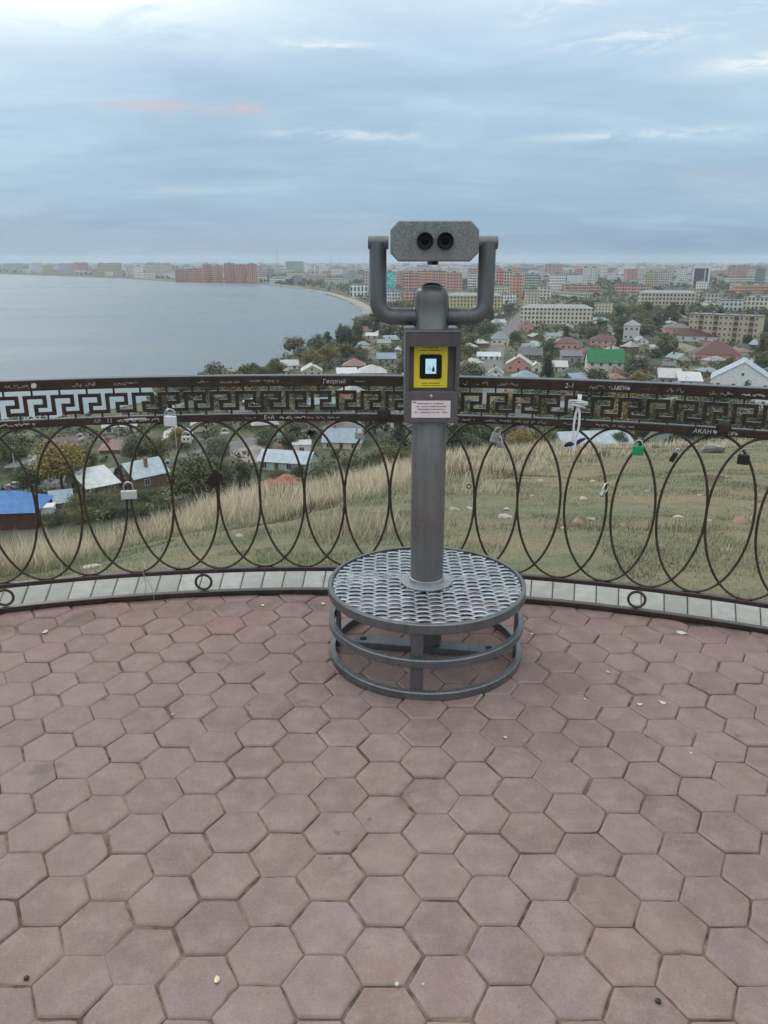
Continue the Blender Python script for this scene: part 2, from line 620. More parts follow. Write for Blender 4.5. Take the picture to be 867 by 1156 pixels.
# ------------------------------------------------------------------ terrain
def terrain(x, y):
    x = np.asarray(x, float); y = np.asarray(y, float)
    dx, dy = x - CX, y - CY
    rr = np.hypot(dx, dy)
    az = np.arctan2(dx, dy)
    u = np.maximum(0.0, rr - (RF + 0.36))
    aa = np.clip(az, -1.2, 1.2)
    ridge = np.interp(aa, [-1.2, -0.6, -0.42, -0.2, 0.0, 0.2, 0.42, 0.6, 1.2], [4.0, 5.2, 6.6, 9.5, 13.0, 19.0, 26.0, 32.0, 40.0])
    s1 = np.interp(aa, [-1.2, -0.6, -0.5, -0.42, -0.33, -0.25, -0.17, -0.08, 0.0, 0.08, 0.17, 0.25, 0.33, 0.42, 0.5, 0.6, 1.2],
                   [0.33, 0.33, 0.34, 0.358, 0.361, 0.325, 0.283, 0.263, 0.235, 0.217, 0.208, 0.20, 0.191, 0.179, 0.169, 0.156, 0.15])
    k = np.clip((u - ridge) / 14.0, 0, 1)
    over = np.where(u > ridge, (u - ridge), 0.0)
    z = -s1 * np.minimum(u, ridge) - (s1 * over + 0.36 * np.where(k < 1, 7.0 * k * k, over - 7.0))
    z = z + 0.05 * np.sin(x * 1.3 + 0.4 * y) * np.sin(y * 1.1 - 0.6 * x + 1.0) * np.clip(u / 2, 0, 1) \
        + 0.18 * np.sin(x * 0.31 + 1.0) * np.sin(y * 0.27 + 0.5) * np.clip((u - 2) / 8, 0, 1)
    # run out on to the plain
    t = np.clip((z - PLAIN) / 8.0, -6, 6)
    zz = np.where(t > 5, z, PLAIN + 8.0 * np.log1p(np.exp(t)) * np.where(t > 5, 1, 1))
    w = np.clip((rr - 90) / 60, 0, 1)
    z = np.where(rr > 90, (1 - w) * zz + w * PLAIN, np.where(z < PLAIN + 40, zz, z))
    return np.where(u <= 0, -0.03, z - 0.03)


def ray(px, py):
    a, b = (px - PX0) / F, -(py - PY0) / F
    return Vector((a, math.cos(PITCH) + b * math.sin(PITCH), -math.sin(PITCH) + b * math.cos(PITCH)))


def at(px, py):
    """Where on the land the line through a spot of the photograph comes down."""
    d = ray(px, py)
    o = Vector((0, 0, CAM_H))
    if d.z >= -1e-4:
        d.z = -1e-4
    tp = (PLAIN - CAM_H) / d.z
    ts = np.linspace(6, min(tp, 260), 1500) if tp > 6 else np.array([tp])
    h = CAM_H + d.z * ts - terrain(d.x * ts, d.y * ts)
    k = np.nonzero(h < 0)[0]
    t = ts[k[0]] if len(k) else tp
    return o + d * float(t)


def land(x, y):
    return float(terrain(x, y))


def pix(x, y, z):
    """Image position and depth of a point (used only to keep neighbours from standing inside one another)."""
    zc = y * math.cos(PITCH) - (z - CAM_H) * math.sin(PITCH)
    v = y * math.sin(PITCH) + (z - CAM_H) * math.cos(PITCH)
    return PX0 + F * x / zc, PY0 - F * v / zc, zc


# ------------------------------------------------------------------ plaza
def build_plaza():
    HW, ROWP = 0.0938, 0.1624                    # hexagon radius (corner), row pitch
    ox, oy = 0.1415, 1.3105                      # centre of one paver
    rng = random.Random(3)
    vs, fs = [], []
    rim = RF - 0.004
    for i in range(-34, 35):
        for j in range(-24, 18):
            cx = ox + i * 1.5 * HW
            cy = oy + j * ROWP + (ROWP / 2 if i % 2 else 0)
            rr = math.hypot(cx - CX, cy - CY)
            if rr > rim + HW * 0.9 or cy < -2.2:
                continue
            dz, tx, ty = rng.gauss(0, 0.0018), rng.gauss(0, 0.010), rng.gauss(0, 0.010)
            jx, jy, ja = rng.gauss(0, 0.0016), rng.gauss(0, 0.0016), rng.gauss(0, 0.012)
            rings = []
            wear = [min(0.0032, abs(rng.gauss(0, 0.0011))) for _ in range(24)]
            for q in range(24):
                if rng.random() < 0.035: wear[q] += rng.uniform(0.002, 0.006)
            sub = 4
            for ri, (rad, z) in enumerate(((HW - 0.0020, -0.016), (HW - 0.0024, -0.0060), (HW - 0.0062, -0.0014), (HW - 0.0098, 0.0))):
                ring = []
                for k in range(24):
                    k0, fr = k // sub, (k % sub) / sub
                    a0, a1 = k0 * math.pi / 3 + ja, (k0 + 1) * math.pi / 3 + ja
                    ux = math.cos(a0) * (1 - fr) + math.cos(a1) * fr
                    uy = math.sin(a0) * (1 - fr) + math.sin(a1) * fr
                    rr_ = rad - wear[k] * (1.0 if ri < 3 else 1.25)
                    px, py = cx + jx + rr_ * ux, cy + jy + rr_ * uy
                    q = math.hypot(px - CX, py - CY)
                    lim = rim - (HW - rad)
                    if q > lim:
                        px, py = CX + (px - CX) * lim / q, CY + (py - CY) * lim / q
                    ring.append((px, py, z + dz + (px - cx) * tx + (py - cy) * ty))
                rings.append(ring)
            area = 0
            for k in range(24):
                a, b = rings[3][k], rings[3][(k + 1) % 24]
                area += a[0] * b[1] - a[1] * b[0]
            if area < 0.002:
                continue
            n = len(vs)
            for r in rings: vs += r
            for q in range(3):
                for k in range(24):
                    k2 = (k + 1) % 24
                    fs.append((n + q * 24 + k, n + q * 24 + k2, n + q * 24 + 24 + k2, n + q * 24 + 24 + k))
            fs.append(tuple(n + 72 + k for k in range(24)))
    mb = MB(); mb.add(vs, fs)
    tag(mb.build('paving', M_TILE), kind='structure')
    mb = MB()
    n = 96
    mb.add([(CX, CY, -0.0075)] + [(CX + (RF - 0.002) * math.cos(2 * math.pi * k / n), CY + (RF - 0.002) * math.sin(2 * math.pi * k / n), -0.0075) for k in range(n)],
           [(0, 1 + k, 1 + (k + 1) % n) for k in range(n)])
    tag(mb.build('paving_bed', M_JOINT), kind='structure')
    # pale kerb pavers under the railing
    mb = MB()
    s = -5.2
    rng = random.Random(5)
    while s < 5.2:
        w = 0.1005
        g = 0.0022
        a = rng.gauss(0, 0.0012)
        k = []
        for (r0, r1, z, e) in ((0.004, 0.305, -0.05, 0.0), (0.004, 0.305, 0.004 + a, 0.0), (0.008, 0.301, 0.008 + a, 0.004)):
            k.append([fp(s + g + e, z, r0), fp(s + w - g - e, z, r0), fp(s + w - g - e, z, r1), fp(s + g + e, z, r1)])
        f = []
        for q in range(2):
            for c in range(4):
                c2 = (c + 1) % 4
                f.append((q * 4 + c, q * 4 + c2, q * 4 + 4 + c2, q * 4 + 4 + c))
        f.append((8, 9, 10, 11))
        mb.add(k[0] + k[1] + k[2], f)
        s += w
    tag(mb.build('kerb', M_PAVER), kind='structure')
    mb = MB()
    arc_bar(mb, -5.2, 5.2, 0.0, 0.345, -0.20, -0.004, 0.15)
    tag(mb.build('kerb_bed', M_JOINT), kind='structure')


build_plaza()


# ------------------------------------------------------------------ lettering and hand marks
_font_cache = {}


def text_mesh(body, size, shear=0.0):
    key = (body, size, shear)
    if key not in _font_cache:
        cu = bpy.data.curves.new("lettering", 'FONT')
        cu.body = body
        cu.size = size
        cu.shear = shear
        cu.resolution_u = 2
        o = bpy.data.objects.new("lettering", cu)
        COL.objects.link(o)
        bpy.context.view_layer.update()
        me = o.evaluated_get(bpy.context.evaluated_depsgraph_get()).to_mesh()
        v = [tuple(p.co) for p in me.vertices]
        f = [tuple(p.vertices) for p in me.polygons]
        o.to_mesh_clear()
        bpy.data.objects.remove(o)
        bpy.data.curves.remove(cu)
        _font_cache[key] = (v, f)
    return _font_cache[key]


def scribble(rng, w, h, th):
    """Illegible handwriting: a wavering pen line cut into word-like runs. Returns 2-D quads."""
    v, f = [], []
    x = 0.0
    while x < w:
        run = rng.uniform(0.25, 0.9) * min(w, 6 * h)
        pts, t = [], 0.0
        y = 0.4 * h
        while t < run and x + t < w:
            pts.append((x + t, y))
            t += rng.uniform(0.18, 0.42) * h
            y = rng.choice((0.1, 0.25, 0.5, 0.75, 0.95)) * h + rng.gauss(0, 0.06 * h)
            if rng.random() < 0.3: t -= 0.25 * h
        for (a, b), (c, d) in zip(pts, pts[1:]):
            l = math.hypot(c - a, d - b)
            if l < 1e-6: continue
            nx, ny = -(d - b) / l * th / 2, (c - a) / l * th / 2
            n = len(v)
            v += [(a - nx, b - ny, 0), (c - nx, d - ny, 0), (c + nx, d + ny, 0), (a + nx, b + ny, 0)]
            f.append((n, n + 1, n + 2, n + 3))
        x += run + rng.uniform(0.4, 0.9) * h
    return v, f


def rail_mark(mb, s, z, geo, mat, r=-0.0015, flip=True):
    v, f = geo
    mb.add([fp(s + x, z + y, r) for x, y, _ in v], f, mat)


def heart(size):
    p = []
    for k in range(24):
        t = 2 * math.pi * k / 24
        p.append((size * (16 * math.sin(t) ** 3) / 32, size * (13 * math.cos(t) - 5 * math.cos(2 * t) - 2 * math.cos(3 * t) - math.cos(4 * t)) / 32, 0))
    return p, [tuple(range(24))[::-1]]


# ------------------------------------------------------------------ railing
def build_railing():
    root = empty('railing', fp(0, 0, 0.0))
    tag(root, 'curved brown iron railing with a Greek key band over interlocking ovals', 'railing')
    inv = Matrix.Translation(-root.location)
    S0, S1 = -4.6, 4.6

    def part(mb, name, mats, parent=root):
        o = mb.build(name, mats, parent)
        if parent is root:
            o.matrix_parent_inverse = inv
        return o

    mb = MB(); arc_bar(mb, S0, S1, -0.002, 0.050, 1.012, 1.058, bev=0.0025)
    part(mb, 'handrail', M_RAIL)
    mb = MB(); arc_bar(mb, S0, S1, 0.003, 0.033, 0.852, 0.886, bev=0.003)
    part(mb, 'middle_rail', M_RAIL)
    mb = MB(); arc_bar(mb, S0, S1, 0.003, 0.030, 0.114, 0.136, bev=0.003)
    part(mb, 'bottom_rail', M_RAIL)
    mb = MB(); arc_bar(mb, S0, S1, -0.012, 0.018, 0.0, 0.026, bev=0.003)
    part(mb, 'ground_bar', M_RAIL)

    # Greek key band: one continuous flat bar bent into keys
    mb = MB()
    U, zb, zt, th = 0.1124, 0.902, 0.990, 0.0155
    s_first = -1.231 - U * 30

    def hbar(a, b, z):
        arc_bar(mb, a - th / 2, b + th / 2, 0.010, 0.024, z - th / 2, z + th / 2, step=0.04)

    def vbar(s, z0, z1):
        arc_bar(mb, s - th / 2, s + th / 2, 0.0100, 0.024, z0 + th / 2, z1 - th / 2, step=1)
    b_, t_, m_ = zb + th / 2, zt - th / 2, zb + 0.47 * (zt - zb)
    for k in range(70):
        s = s_first + k * U
        if s < S0 or s + U > S1: continue
        vbar(s, b_, t_)
        hbar(s, s + 0.70 * U, t_)
        vbar(s + 0.70 * U, m_, t_)
        hbar(s + 0.36 * U, s + 0.70 * U, m_)
        vbar(s + 0.36 * U, b_, m_)
        hbar(s + 0.36 * U, s + U, b_)
        arc_bar(mb, s + 0.24 * U, s + 0.24 * U + 0.007, 0.012, 0.022, zt, 1.012, step=1)
        arc_bar(mb, s + 0.72 * U, s + 0.72 * U + 0.007, 0.012, 0.022, 0.886, zb, step=1)
    part(mb, 'key_band', M_RAIL)

    # interlocking ovals
    SP, OFF = 0.1995, -0.0505
    for k in range(-21, 23):
        s = OFF + k * SP
        if s - SP < S0 or s + SP > S1: continue
        mb = MB()
        r = 0.0165 + (0.0048 if k % 2 else -0.0048)
        j = random.Random(k)
        da, dc, ln = j.gauss(0, 0.003), j.gauss(0, 0.0035), j.gauss(0, 0.007)
        A, B, zc = SP - 0.0045 + da, 0.3575, 0.4945
        pts = []
        for q in range(56):
            t = 2 * math.pi * q / 56
            pts.append(fp(s + dc + A * math.sin(t) + ln * math.cos(t), zc + B * math.cos(t) + 0.25 * ln * math.sin(t), r))
        mb.tube(pts, 0.0056, 8, closed=True)
        part(mb, 'oval', M_IRON)
    for s in (-3.49, -2.46, -1.437, -0.542, 0.483, 1.508, 2.53, 3.55):
        mb = MB()
        pts = [fp(s + 0.037 * math.cos(2 * math.pi * q / 28), 0.0700 + 0.037 * math.sin(2 * math.pi * q / 28), 0.006) for q in range(28)]
        mb.tube(pts, 0.0062, 8, closed=True)
        part(mb, 'ring', M_IRON)
    # hand-painted and scratched marks on the rails
    rng = random.Random(21)
    mb = MB()
    HR = -0.0035

    def on_rail(s, z, geo, mat, rail_r):
        rail_mark(mb, s, z, geo, mat, rail_r)
    T = lambda b, h, sh=0.15: text_mesh(b, h, sh)
    hand = [(-1.30, 1.027, 0.10, 0.014, 1), (-1.27, 1.020, 0.07, 0.010, 2), (-1.03, 1.022, 0.10, 0.020, 1), (-0.86, 1.024, 0.06, 0.016, 1), (-0.80, 1.032, 0.05, 0.006, 1),
            (-0.50, 1.028, 0.05, 0.012, 1), (-0.40, 1.024, 0.09, 0.013, 1), (-0.27, 1.030, 0.13, 0.010, 1), (-0.20, 1.022, 0.12, 0.009, 2), (0.20, 1.030, 0.05, 0.006, 1),
            (0.60, 1.023, 0.10, 0.020, 1), (0.74, 1.022, 0.05, 0.018, 1), (0.83, 1.024, 0.09, 0.014, 1), (1.22, 1.022, 0.16, 0.018, 1), (1.42, 1.026, 0.08, 0.014, 2),
            (1.53, 1.022, 0.07, 0.018, 1), (1.70, 1.022, 0.09, 0.016, 1), (1.82, 1.024, 0.09, 0.010, 0), (1.93, 1.024, 0.05, 0.010, 1), (-1.60, 1.024, 0.2, 0.014, 1), (2.1, 1.024, 0.3, 0.016, 1)]
    for s, z, w, h, m in hand:
        on_rail(s, z, scribble(rng, w, h, 0.0024), m, HR)
    on_rail(0.055, 1.024, T('\u0413\u0435\u043e\u0440\u0433\u0438\u0439', 0.026), 0, HR)          # a name in Cyrillic
    on_rail(1.117, 1.024, T('2-1', 0.030), 0, HR)
    on_rail(1.32, 1.024, T('\u041c\u0415\u041d\u042c', 0.024), 0, HR)
    MR = 0.0015
    on_rail(-0.96, 0.862, T('\u0410\u0420', 0.024, 0), 1, MR)
    on_rail(-0.905, 0.862, T('11', 0.026, 0), 0, MR)
    on_rail(-0.215, 0.861, T('\u0415+\u0410', 0.026, 0.0), 0, MR)
    on_rail(-0.145, 0.863, scribble(rng, 0.12, 0.012, 0.0028), 0, MR)
    on_rail(-0.02, 0.863, scribble(rng, 0.15, 0.010, 0.0024), 1, MR)
    on_rail(-0.30, 0.863, scribble(rng, 0.05, 0.010, 0.0024), 1, MR)
    on_rail(1.655, 0.858, T('\u0410\u041a\u0410\u041d', 0.026, 0.1), 0, MR)
    rail_mark(mb, 1.742, 0.868, heart(0.020), 0, MR)
    on_rail(1.762, 0.859, T('\u0418\u0413\u041e\u0420\u042c', 0.020, 0.1), 0, MR)
    for s, w in ((-0.86, 0.05), (-0.80, 0.12), (0.60, 0.14), (0.78, 0.16), (1.12, 0.08), (1.26, 0.16), (-1.35, 0.15), (0.95, 0.1)):
        on_rail(s, 0.862, scribble(rng, w, 0.012, 0.0026), 1 if s > -0.5 else 0, MR)
    # the torn white sticker and scuffed paint
    on_rail(-1.196, 1.024, ([(0.000, 0.004, 0), (0.008, -0.001, 0), (0.021, 0.002, 0), (0.024, 0.014, 0), (0.018, 0.023, 0), (0.004, 0.021, 0)], [(0, 1, 2, 3, 4, 5)]), 0, HR)
    on_rail(-0.84, 0.872, ([(0, 0, 0), (0.05, -0.003, 0), (0.11, 0.001, 0), (0.10, 0.006, 0), (0.04, 0.007, 0)], [(0, 1, 2, 3, 4)]), 0, MR)
    g = part(mb, 'graffiti', [M_WHITE, M_GREYMARK, M_REDMARK])
    g['label'] = 'white handwriting and scratches on the rails'


build_railing()


# ------------------------------------------------------------------ the viewer
def build_viewer():
    VX, VY = 0.172, 2.872
    root = empty('tower_viewer', (VX, VY, 0))
    tag(root, 'grey coin operated binocular viewer on a column rising from a round steel step', 'viewer')
    P = lambda mb, n, m, p=root: mb.build(n, m, p)
    # step platform
    zt = 0.312
    mb = MB()                                                    # expanded metal sheet: bent strands that meet in lozenges
    LW, SWD, rad = 0.1040, 0.0355, 0.386
    rows = int(2 * rad / (SWD / 2)) + 2
    for j in range(rows):
        y0 = -rad + j * SWD / 2
        sg = 1 if j % 2 else -1
        n = 144
        xs = [-rad + 2 * rad * q / n for q in range(n + 1)]
        prev = None
        for x in xs:
            ph = (x / LW) * 2 * math.pi
            c = math.sin(ph)
            c = math.copysign(abs(c) ** 0.75, c)
            yy = y0 + sg * SWD * 0.215 * c
            nearbond = abs(c)
            w = 0.0064 + 0.0020 * nearbond
            q = math.hypot(x, yy)
            ok = q < rad - 0.006 and q > 0.098
            zz = 0.0022 * sg * c
            cur = ((x, yy - w, zt - 0.0055 + zz), (x, yy + w, zt - 0.0035 - 0.002 * nearbond + zz), (x, yy + w, zt - 0.0060 + zz), (x, yy - w, zt - 0.0080 + zz)) if ok else None
            if prev and cur:
                mb.add(prev + cur, [(0, 4, 5, 1), (1, 5, 6, 2), (2, 6, 7, 3), (3, 7, 4, 0)], 0, True)
            prev = cur
    P(mb, 'step_grating', M_GALV)

    def hoop(z0, z1, ro=0.398, ri=0.372, lip=0.004):
        mb = MB()
        prof = [(ri, z0), (ro - lip, z0), (ro, z0 + lip), (ro, z1 - lip), (ro - lip, z1), (ri, z1), (ri, z0)]
        mb.lathe(prof, 96, smooth=False)
        return mb
    P(hoop(0.272, 0.313, 0.399, 0.383), 'hoop', M_HOOP)
    P(hoop(0.134, 0.168, 0.397, 0.376), 'hoop', M_HOOP)
    P(hoop(0.001, 0.034, 0.397, 0.374), 'hoop', M_HOOP)
    for a in (262, 352, 82, 172):
        mb = MB()
        a = math.radians(a)
        mb.box((0.366 * math.cos(a), 0.366 * math.sin(a), 0.1365), (0.014, 0.046, 0.270), a, bev=0.002)
        P(mb, 'leg', M_HOOP)
    for a in (6, 96):
        a = math.radians(a)
        for s_ in (-1, 1):
            mb = MB()
            mb.box((s_ * 0.228 * math.cos(a), s_ * 0.228 * math.sin(a), 0.292), (0.286, 0.030, 0.024), a)
            P(mb, 'cross_bar', M_HOOP)
    # foot bar bolted to the paving
    mb = MB()
    mb.box((0, 0, 0.016), (0.60, 0.066, 0.030), math.radians(-9), bev=0.003)
    for s_ in (-1, 1):
        c = Matrix.Rotation(math.radians(-9), 4, 'Z') @ Vector((s_ * 0.262, 0.0, 0))
        mb.lathe([(0.0150, 0.0300), (0.0150, 0.0325), (0.0001, 0.0325)], 20, 1, Matrix.Translation(c), False)
    P(mb, 'foot_bar', [M_HOOP, M_BLACK])
    mb = MB()
    mb.lathe([(0.062, 0.043), (0.066, 0.047), (0.066, 1.02), (0.064, 1.024)], 48)
    P(mb, 'column', M_COLUMN)
    mb = MB()
    mb.lathe([(0.0665, 0.310), (0.103, 0.310), (0.104, 0.312), (0.104, 0.317), (0.102, 0.319), (0.070, 0.319), (0.070, 0.333), (0.0662, 0.335)], 48, smooth=False)
    P(mb, 'collar', plain_mat('dull_zinc_collar', (0.34, 0.36, 0.38), 0.45, 0.5, 0.2, 25))

    # payment box: a folded hood with a recessed face
    W, D0, zb, zt2 = 0.193, 0.105, 0.982, 1.306
    mb = MB()
    h = W / 2
    yb = 0.100                                                  # back
    yf, yr = -0.110, -0.080                                     # front edge of the hood, recessed face
    zs, zh = 1.098, 1.258                                       # recess: from its sill up to the hood
    th = 0.014
    mb.box((0, (yf + yb) / 2 + 0.000, (zb + zs) / 2), (W, yb - yf, zs - zb), bev=0.003)          # lower body
    mb.box((0, (yr + yb) / 2, (zs + zh) / 2), (W - 2 * th - 0.002, yb - yr, zh - zs - 0.001))    # recessed block
    fn = lambda u, v, w: (w, u, v)
    for s_ in (-1, 1):                                          # cheeks
        a, b = (-h, -h + th) if s_ < 0 else (h - th, h)
        mb.prism([(yf, zs), (yb, zs), (yb, zh), (yf - 0.016, zh)], a, b, fn, 0)
    mb.prism([(yf - 0.016, zh), (yb, zh), (yb, zt2), (yf - 0.026, zt2)], -h, h, fn, 0)           # hood
    mb.box((0, (yf - 0.020 + yb) / 2, zt2 + 0.003), (W + 0.004, yb - yf + 0.030, 0.006), bev=0.002)
    box = P(mb, 'payment_box', M_VIEWDARK)
    # yellow panel
    mb = MB()
    py0 = yr - 0.004
    pw, pz0, pz1 = 0.121, 1.108, 1.2565
    mb.box((-0.004, yr - 0.002, (pz0 + pz1) / 2), (pw, 0.004, pz1 - pz0))
    rng = random.Random(4)

    def marks(mb, x0, x1, z, hgt, y, mat, seed, fill=0.74):
        r = random.Random(seed)
        x = x0
        while x < x1:
            w = r.uniform(0.35, 0.85) * hgt
            if r.random() < 0.16:
                x += hgt * 0.7
                continue
            k = r.uniform(0.7, 1.0)
            mb.add([(x, y, z), (min(x + w, x1), y, z), (min(x + w, x1), y, z + hgt * k), (x, y, z + hgt * k)], [(0, 1, 2, 3)], mat)
            x += w + 0.22 * hgt
    yt = py0 - 0.0004
    marks(mb, -0.034, 0.022, 1.2480, 0.0040, yt, 1, 1)
    marks(mb, -0.044, 0.038, 1.2395, 0.0032, yt, 1, 2)
    marks(mb, -0.036, 0.030, 1.1225, 0.0040, yt, 1, 3)
    marks(mb, -0.040, 0.036, 1.1150, 0.0030, yt, 1, 4)
    # black rounded frame of the reader
    r0, cx_, cz_, hw, hh = 0.009, -0.004, 1.1835, 0.0395, 0.0435
    pl = []
    for (sx, sz, a0) in ((1, -1, -90), (1, 1, 0), (-1, 1, 90), (-1, -1, 180)):
        for q in range(6):
            a = math.radians(a0 + q * 18)
            pl.append((cx_ + sx * (hw - r0) + r0 * math.cos(a), cz_ + sz * (hh - r0) + r0 * math.sin(a)))
    mb.prism(pl, py0 - 0.003, py0 - 0.0002, lambda u, v, w: (u, w, v), 2)
    P(mb, 'yellow_panel', [M_YELLOW, M_INK, M_BLACK], box)
    mb = MB()
    ys = py0 - 0.0035
    mb.add([(-0.023, ys, 1.1585), (0.0155, ys, 1.1585), (0.0155, ys, 1.2115), (-0.023, ys, 1.2115)], [(0, 1, 2, 3)], 0)
    yq = ys - 0.0004
    mb.add([(0.000, yq, 1.166), (0.0105, yq, 1.166), (0.0100, yq, 1.176), (0.0066, yq, 1.184), (0.0056, yq, 1.192), (0.0046, yq, 1.184), (0.0008, yq, 1.176)], [(0, 1, 2, 3, 4, 5, 6)], 1)
    mb.add([(-0.011, yq, 1.170), (-0.0095, yq, 1.170), (-0.0095, yq, 1.186), (-0.011, yq, 1.186)], [(0, 1, 2, 3)], 1)
    mb.add([(-0.006, yq, 1.170), (-0.0048, yq, 1.170), (-0.0048, yq, 1.180), (-0.006, yq, 1.180)], [(0, 1, 2, 3)], 1)
    P(mb, 'screen', [M_SCREEN, M_INK], box)
    mb = MB()
    yl = yf - 0.0012
    mb.box((-0.002, yf - 0.0006, 1.034), (0.141, 0.0012, 0.062))
    for i, (z, x0) in enumerate(((1.052, -0.052), (1.0415, -0.055), (1.031, -0.055), (1.020, -0.060))):
        marks(mb, x0, -x0 - 0.006 + (0.004 if i % 2 else 0), z, 0.0052, yl - 0.0004, 1, 20 + i)
    mb.add([(-0.069, yl - 0.0004, 1.056), (-0.056, yl - 0.0004, 1.056), (-0.056, yl - 0.0004, 1.062), (-0.069, yl - 0.0004, 1.062)], [(0, 1, 2, 3)], 2)
    P(mb, 'notice_sticker', [M_STICKER, M_STICKTXT, M_GREYMARK], box)
    mb = MB()
    mb.lathe([(0.006, 0), (0.006, 0.003), (0.004, 0.0045), (0.0001, 0.0045)], 16, 0, Matrix.Translation((-0.002, yf, 1.0815)) @ Matrix.Rotation(math.pi / 2, 4, 'X'))
    P(mb, 'keyhole', M_STEEL, box)

    # neck with a dark sloping cap
    mb = MB()
    mb.lathe([(0.066, 1.309), (0.066, 1.312), (0.0625, 1.314), (0.0625, 1.400), (0.0615, 1.418), (0.057, 1.437), (0.050, 1.449), (0.040, 1.457), (0.022, 1.461), (0.0001, 1.462)], 48)
    neck = P(mb, 'neck', M_VIEW)
    mb = MB()
    M = Matrix.Translation((0, -0.0235, 1.4455)) @ Matrix.Rotation(math.radians(33), 4, 'X')
    prof = [(0.043 * math.cos(a), 0.0105 * math.sin(a)) for a in [math.radians(d) for d in range(-30, 91, 15)]]
    prof[-1] = (0.0001, prof[-1][1])
    mb.lathe(prof, 36, 0, M)
    P(mb, 'neck_cap', M_BLACK, neck)
    # fork
    za, zl, xa, rb, rt = 1.606, 1.353, 0.1935, 0.055, 0.0305
    mb = MB()
    pts = [(-xa, 0, za), (-xa, 0, zl + rb + 0.02), (-xa, 0, zl + rb)]
    for q in range(1, 9):
        a = math.pi / 2 * q / 8
        pts.append((-xa + rb - rb * math.cos(a), 0, zl + rb - rb * math.sin(a)))
    left = pts
    right = [(-x, y, z) for x, y, z in left[::-1]]
    mb.tube(left + right, rt, 24)
    fork = P(mb, 'swivel_fork', M_VIEW)
    for s_ in (-1, 1):
        mb = MB()
        x0, x1 = (-0.2285, -0.156) if s_ < 0 else (0.156, 0.2285)
        M = Matrix.Translation((x0, 0, za)) @ Matrix.Rotation(math.pi / 2, 4, 'Y')
        L_ = x1 - x0
        mb.lathe([(0.0001, 0), (0.0215, 0), (0.0225, 0.001), (0.0225, L_ - 0.001), (0.0215, L_), (0.0001, L_)], 28, 0, M, False)
        P(mb, 'pivot', M_VIEW, fork)
    for s_ in (-1, 1):
        mb = MB()
        rr = random.Random(5 + s_)
        mb.tube([(s_ * (0.0615 + rr.uniform(-0.0008, 0.0008)), (rt + 0.0008) * math.cos(q * 0.2618), zl + (rt + 0.0008) * math.sin(q * 0.2618)) for q in range(24)], [0.0030 * rr.uniform(0.75, 1.3) for _ in range(24)], 6, closed=True)
        P(mb, 'weld_bead', M_VIEW, fork)
    # binocular housing
    def octo(hw, hh, c):
        return [(-hw + c, -hh), (hw - c, -hh), (hw, -hh + c), (hw, hh - c), (hw - c, hh), (-hw + c, hh), (-hw, hh - c), (-hw, -hh + c)]
    mb = MB()
    zc = 1.606
    tilt = Matrix.Translation((0, 0, zc)) @ Matrix.Rotation(math.radians(-1.0), 4, 'X')
    secs = [(-0.105, 0.1475, 0.0625, 0.027), (-0.1085, 0.1500, 0.0650, 0.0275), (-0.090, 0.1505, 0.0655, 0.0275), (0.120, 0.1430, 0.0620, 0.027), (0.124, 0.140, 0.059, 0.026)]
    secs[0], secs[1] = (-0.1105, 0.1465, 0.0615, 0.0265), (-0.1070, 0.1500, 0.0650, 0.0275)
    rings = [[tilt @ Vector((u, y, v)) for u, v in octo(hw, hh, c)] for y, hw, hh, c in secs]
    vs = [p for r in rings for p in r]
    fs = [tuple(range(8))]
    for i in range(len(rings) - 1):
        for j in range(8):
            j2 = (j + 1) % 8
            fs.append((i * 8 + j2, i * 8 + j, i * 8 + 8 + j, i * 8 + 8 + j2))
    fs.append(tuple(range((len(rings) - 1) * 8, len(rings) * 8))[::-1])
    mb.add(vs, fs)
    mb.box((0.0, -0.02, zc - 0.069), (0.036, 0.06, 0.012), bev=0.003)
    head = P(mb, 'binocular_housing', M_VIEWROUGH)
    for s_ in (-1, 1):
        mb = MB()
        M = Matrix.Translation((0.0015 + s_ * 0.0345, -0.110, zc + 0.003)) @ Matrix.Rotation(math.pi / 2, 4, 'X')
        mb.lathe([(0.0285, -0.004), (0.0285, 0.002)], 32, 0, M)
        mb.lathe([(0.0285, 0.002), (0.0280, 0.012), (0.0262, 0.0145), (0.0235, 0.0140), (0.0215, 0.007), (0.0185, 0.004), (0.0130, 0.0035)], 32, 0, M)
        mb.lathe([(0.0132, 0.0034), (0.008, 0.0046), (0.0001, 0.0050)], 24, 1, M)
        P(mb, 'eyepiece', [M_BLACK, M_LENS, M_VIEW], head)
    mb = MB()
    for x in (-0.055, 0.072):
        mb = MB()
        mb.lathe([(0.008, 0), (0.008, 0.003), (0.005, 0.0045), (0.0001, 0.0045)], 14, 0, Matrix.Translation((x, -0.07, zc + 0.0648)))
        P(mb, 'screw', M_VIEW, head)
    mb = MB()
    mb.lathe([(0.011, 0), (0.011, -0.006), (0.007, -0.010), (0.0001, -0.010)], 16, 0, Matrix.Translation((0.004, -0.088, zc - 0.064)))
    P(mb, 'underside_knob', M_BLACK, head)


build_viewer()


# ------------------------------------------------------------------ padlocks, ribbons and litter
def lock_mesh(bw, bh, bt, sh_h, sw, rs=0.0032):
    b = MB(); b.box((0, 0, -bh / 2), (bw, bt, bh), bev=min(bt, bh) * 0.18)
    k = MB()
    r = sw / 2
    pts = [(-r, 0, -0.004), (-r, 0, sh_h - r)]
    for q in range(1, 8):
        a = math.pi * q / 8
        pts.append((-r * math.cos(a), 0, sh_h - r + r * math.sin(a)))
    pts += [(r, 0, sh_h - r), (r, 0, -0.004)]
    k.tube(pts, rs, 8)
    return b, k


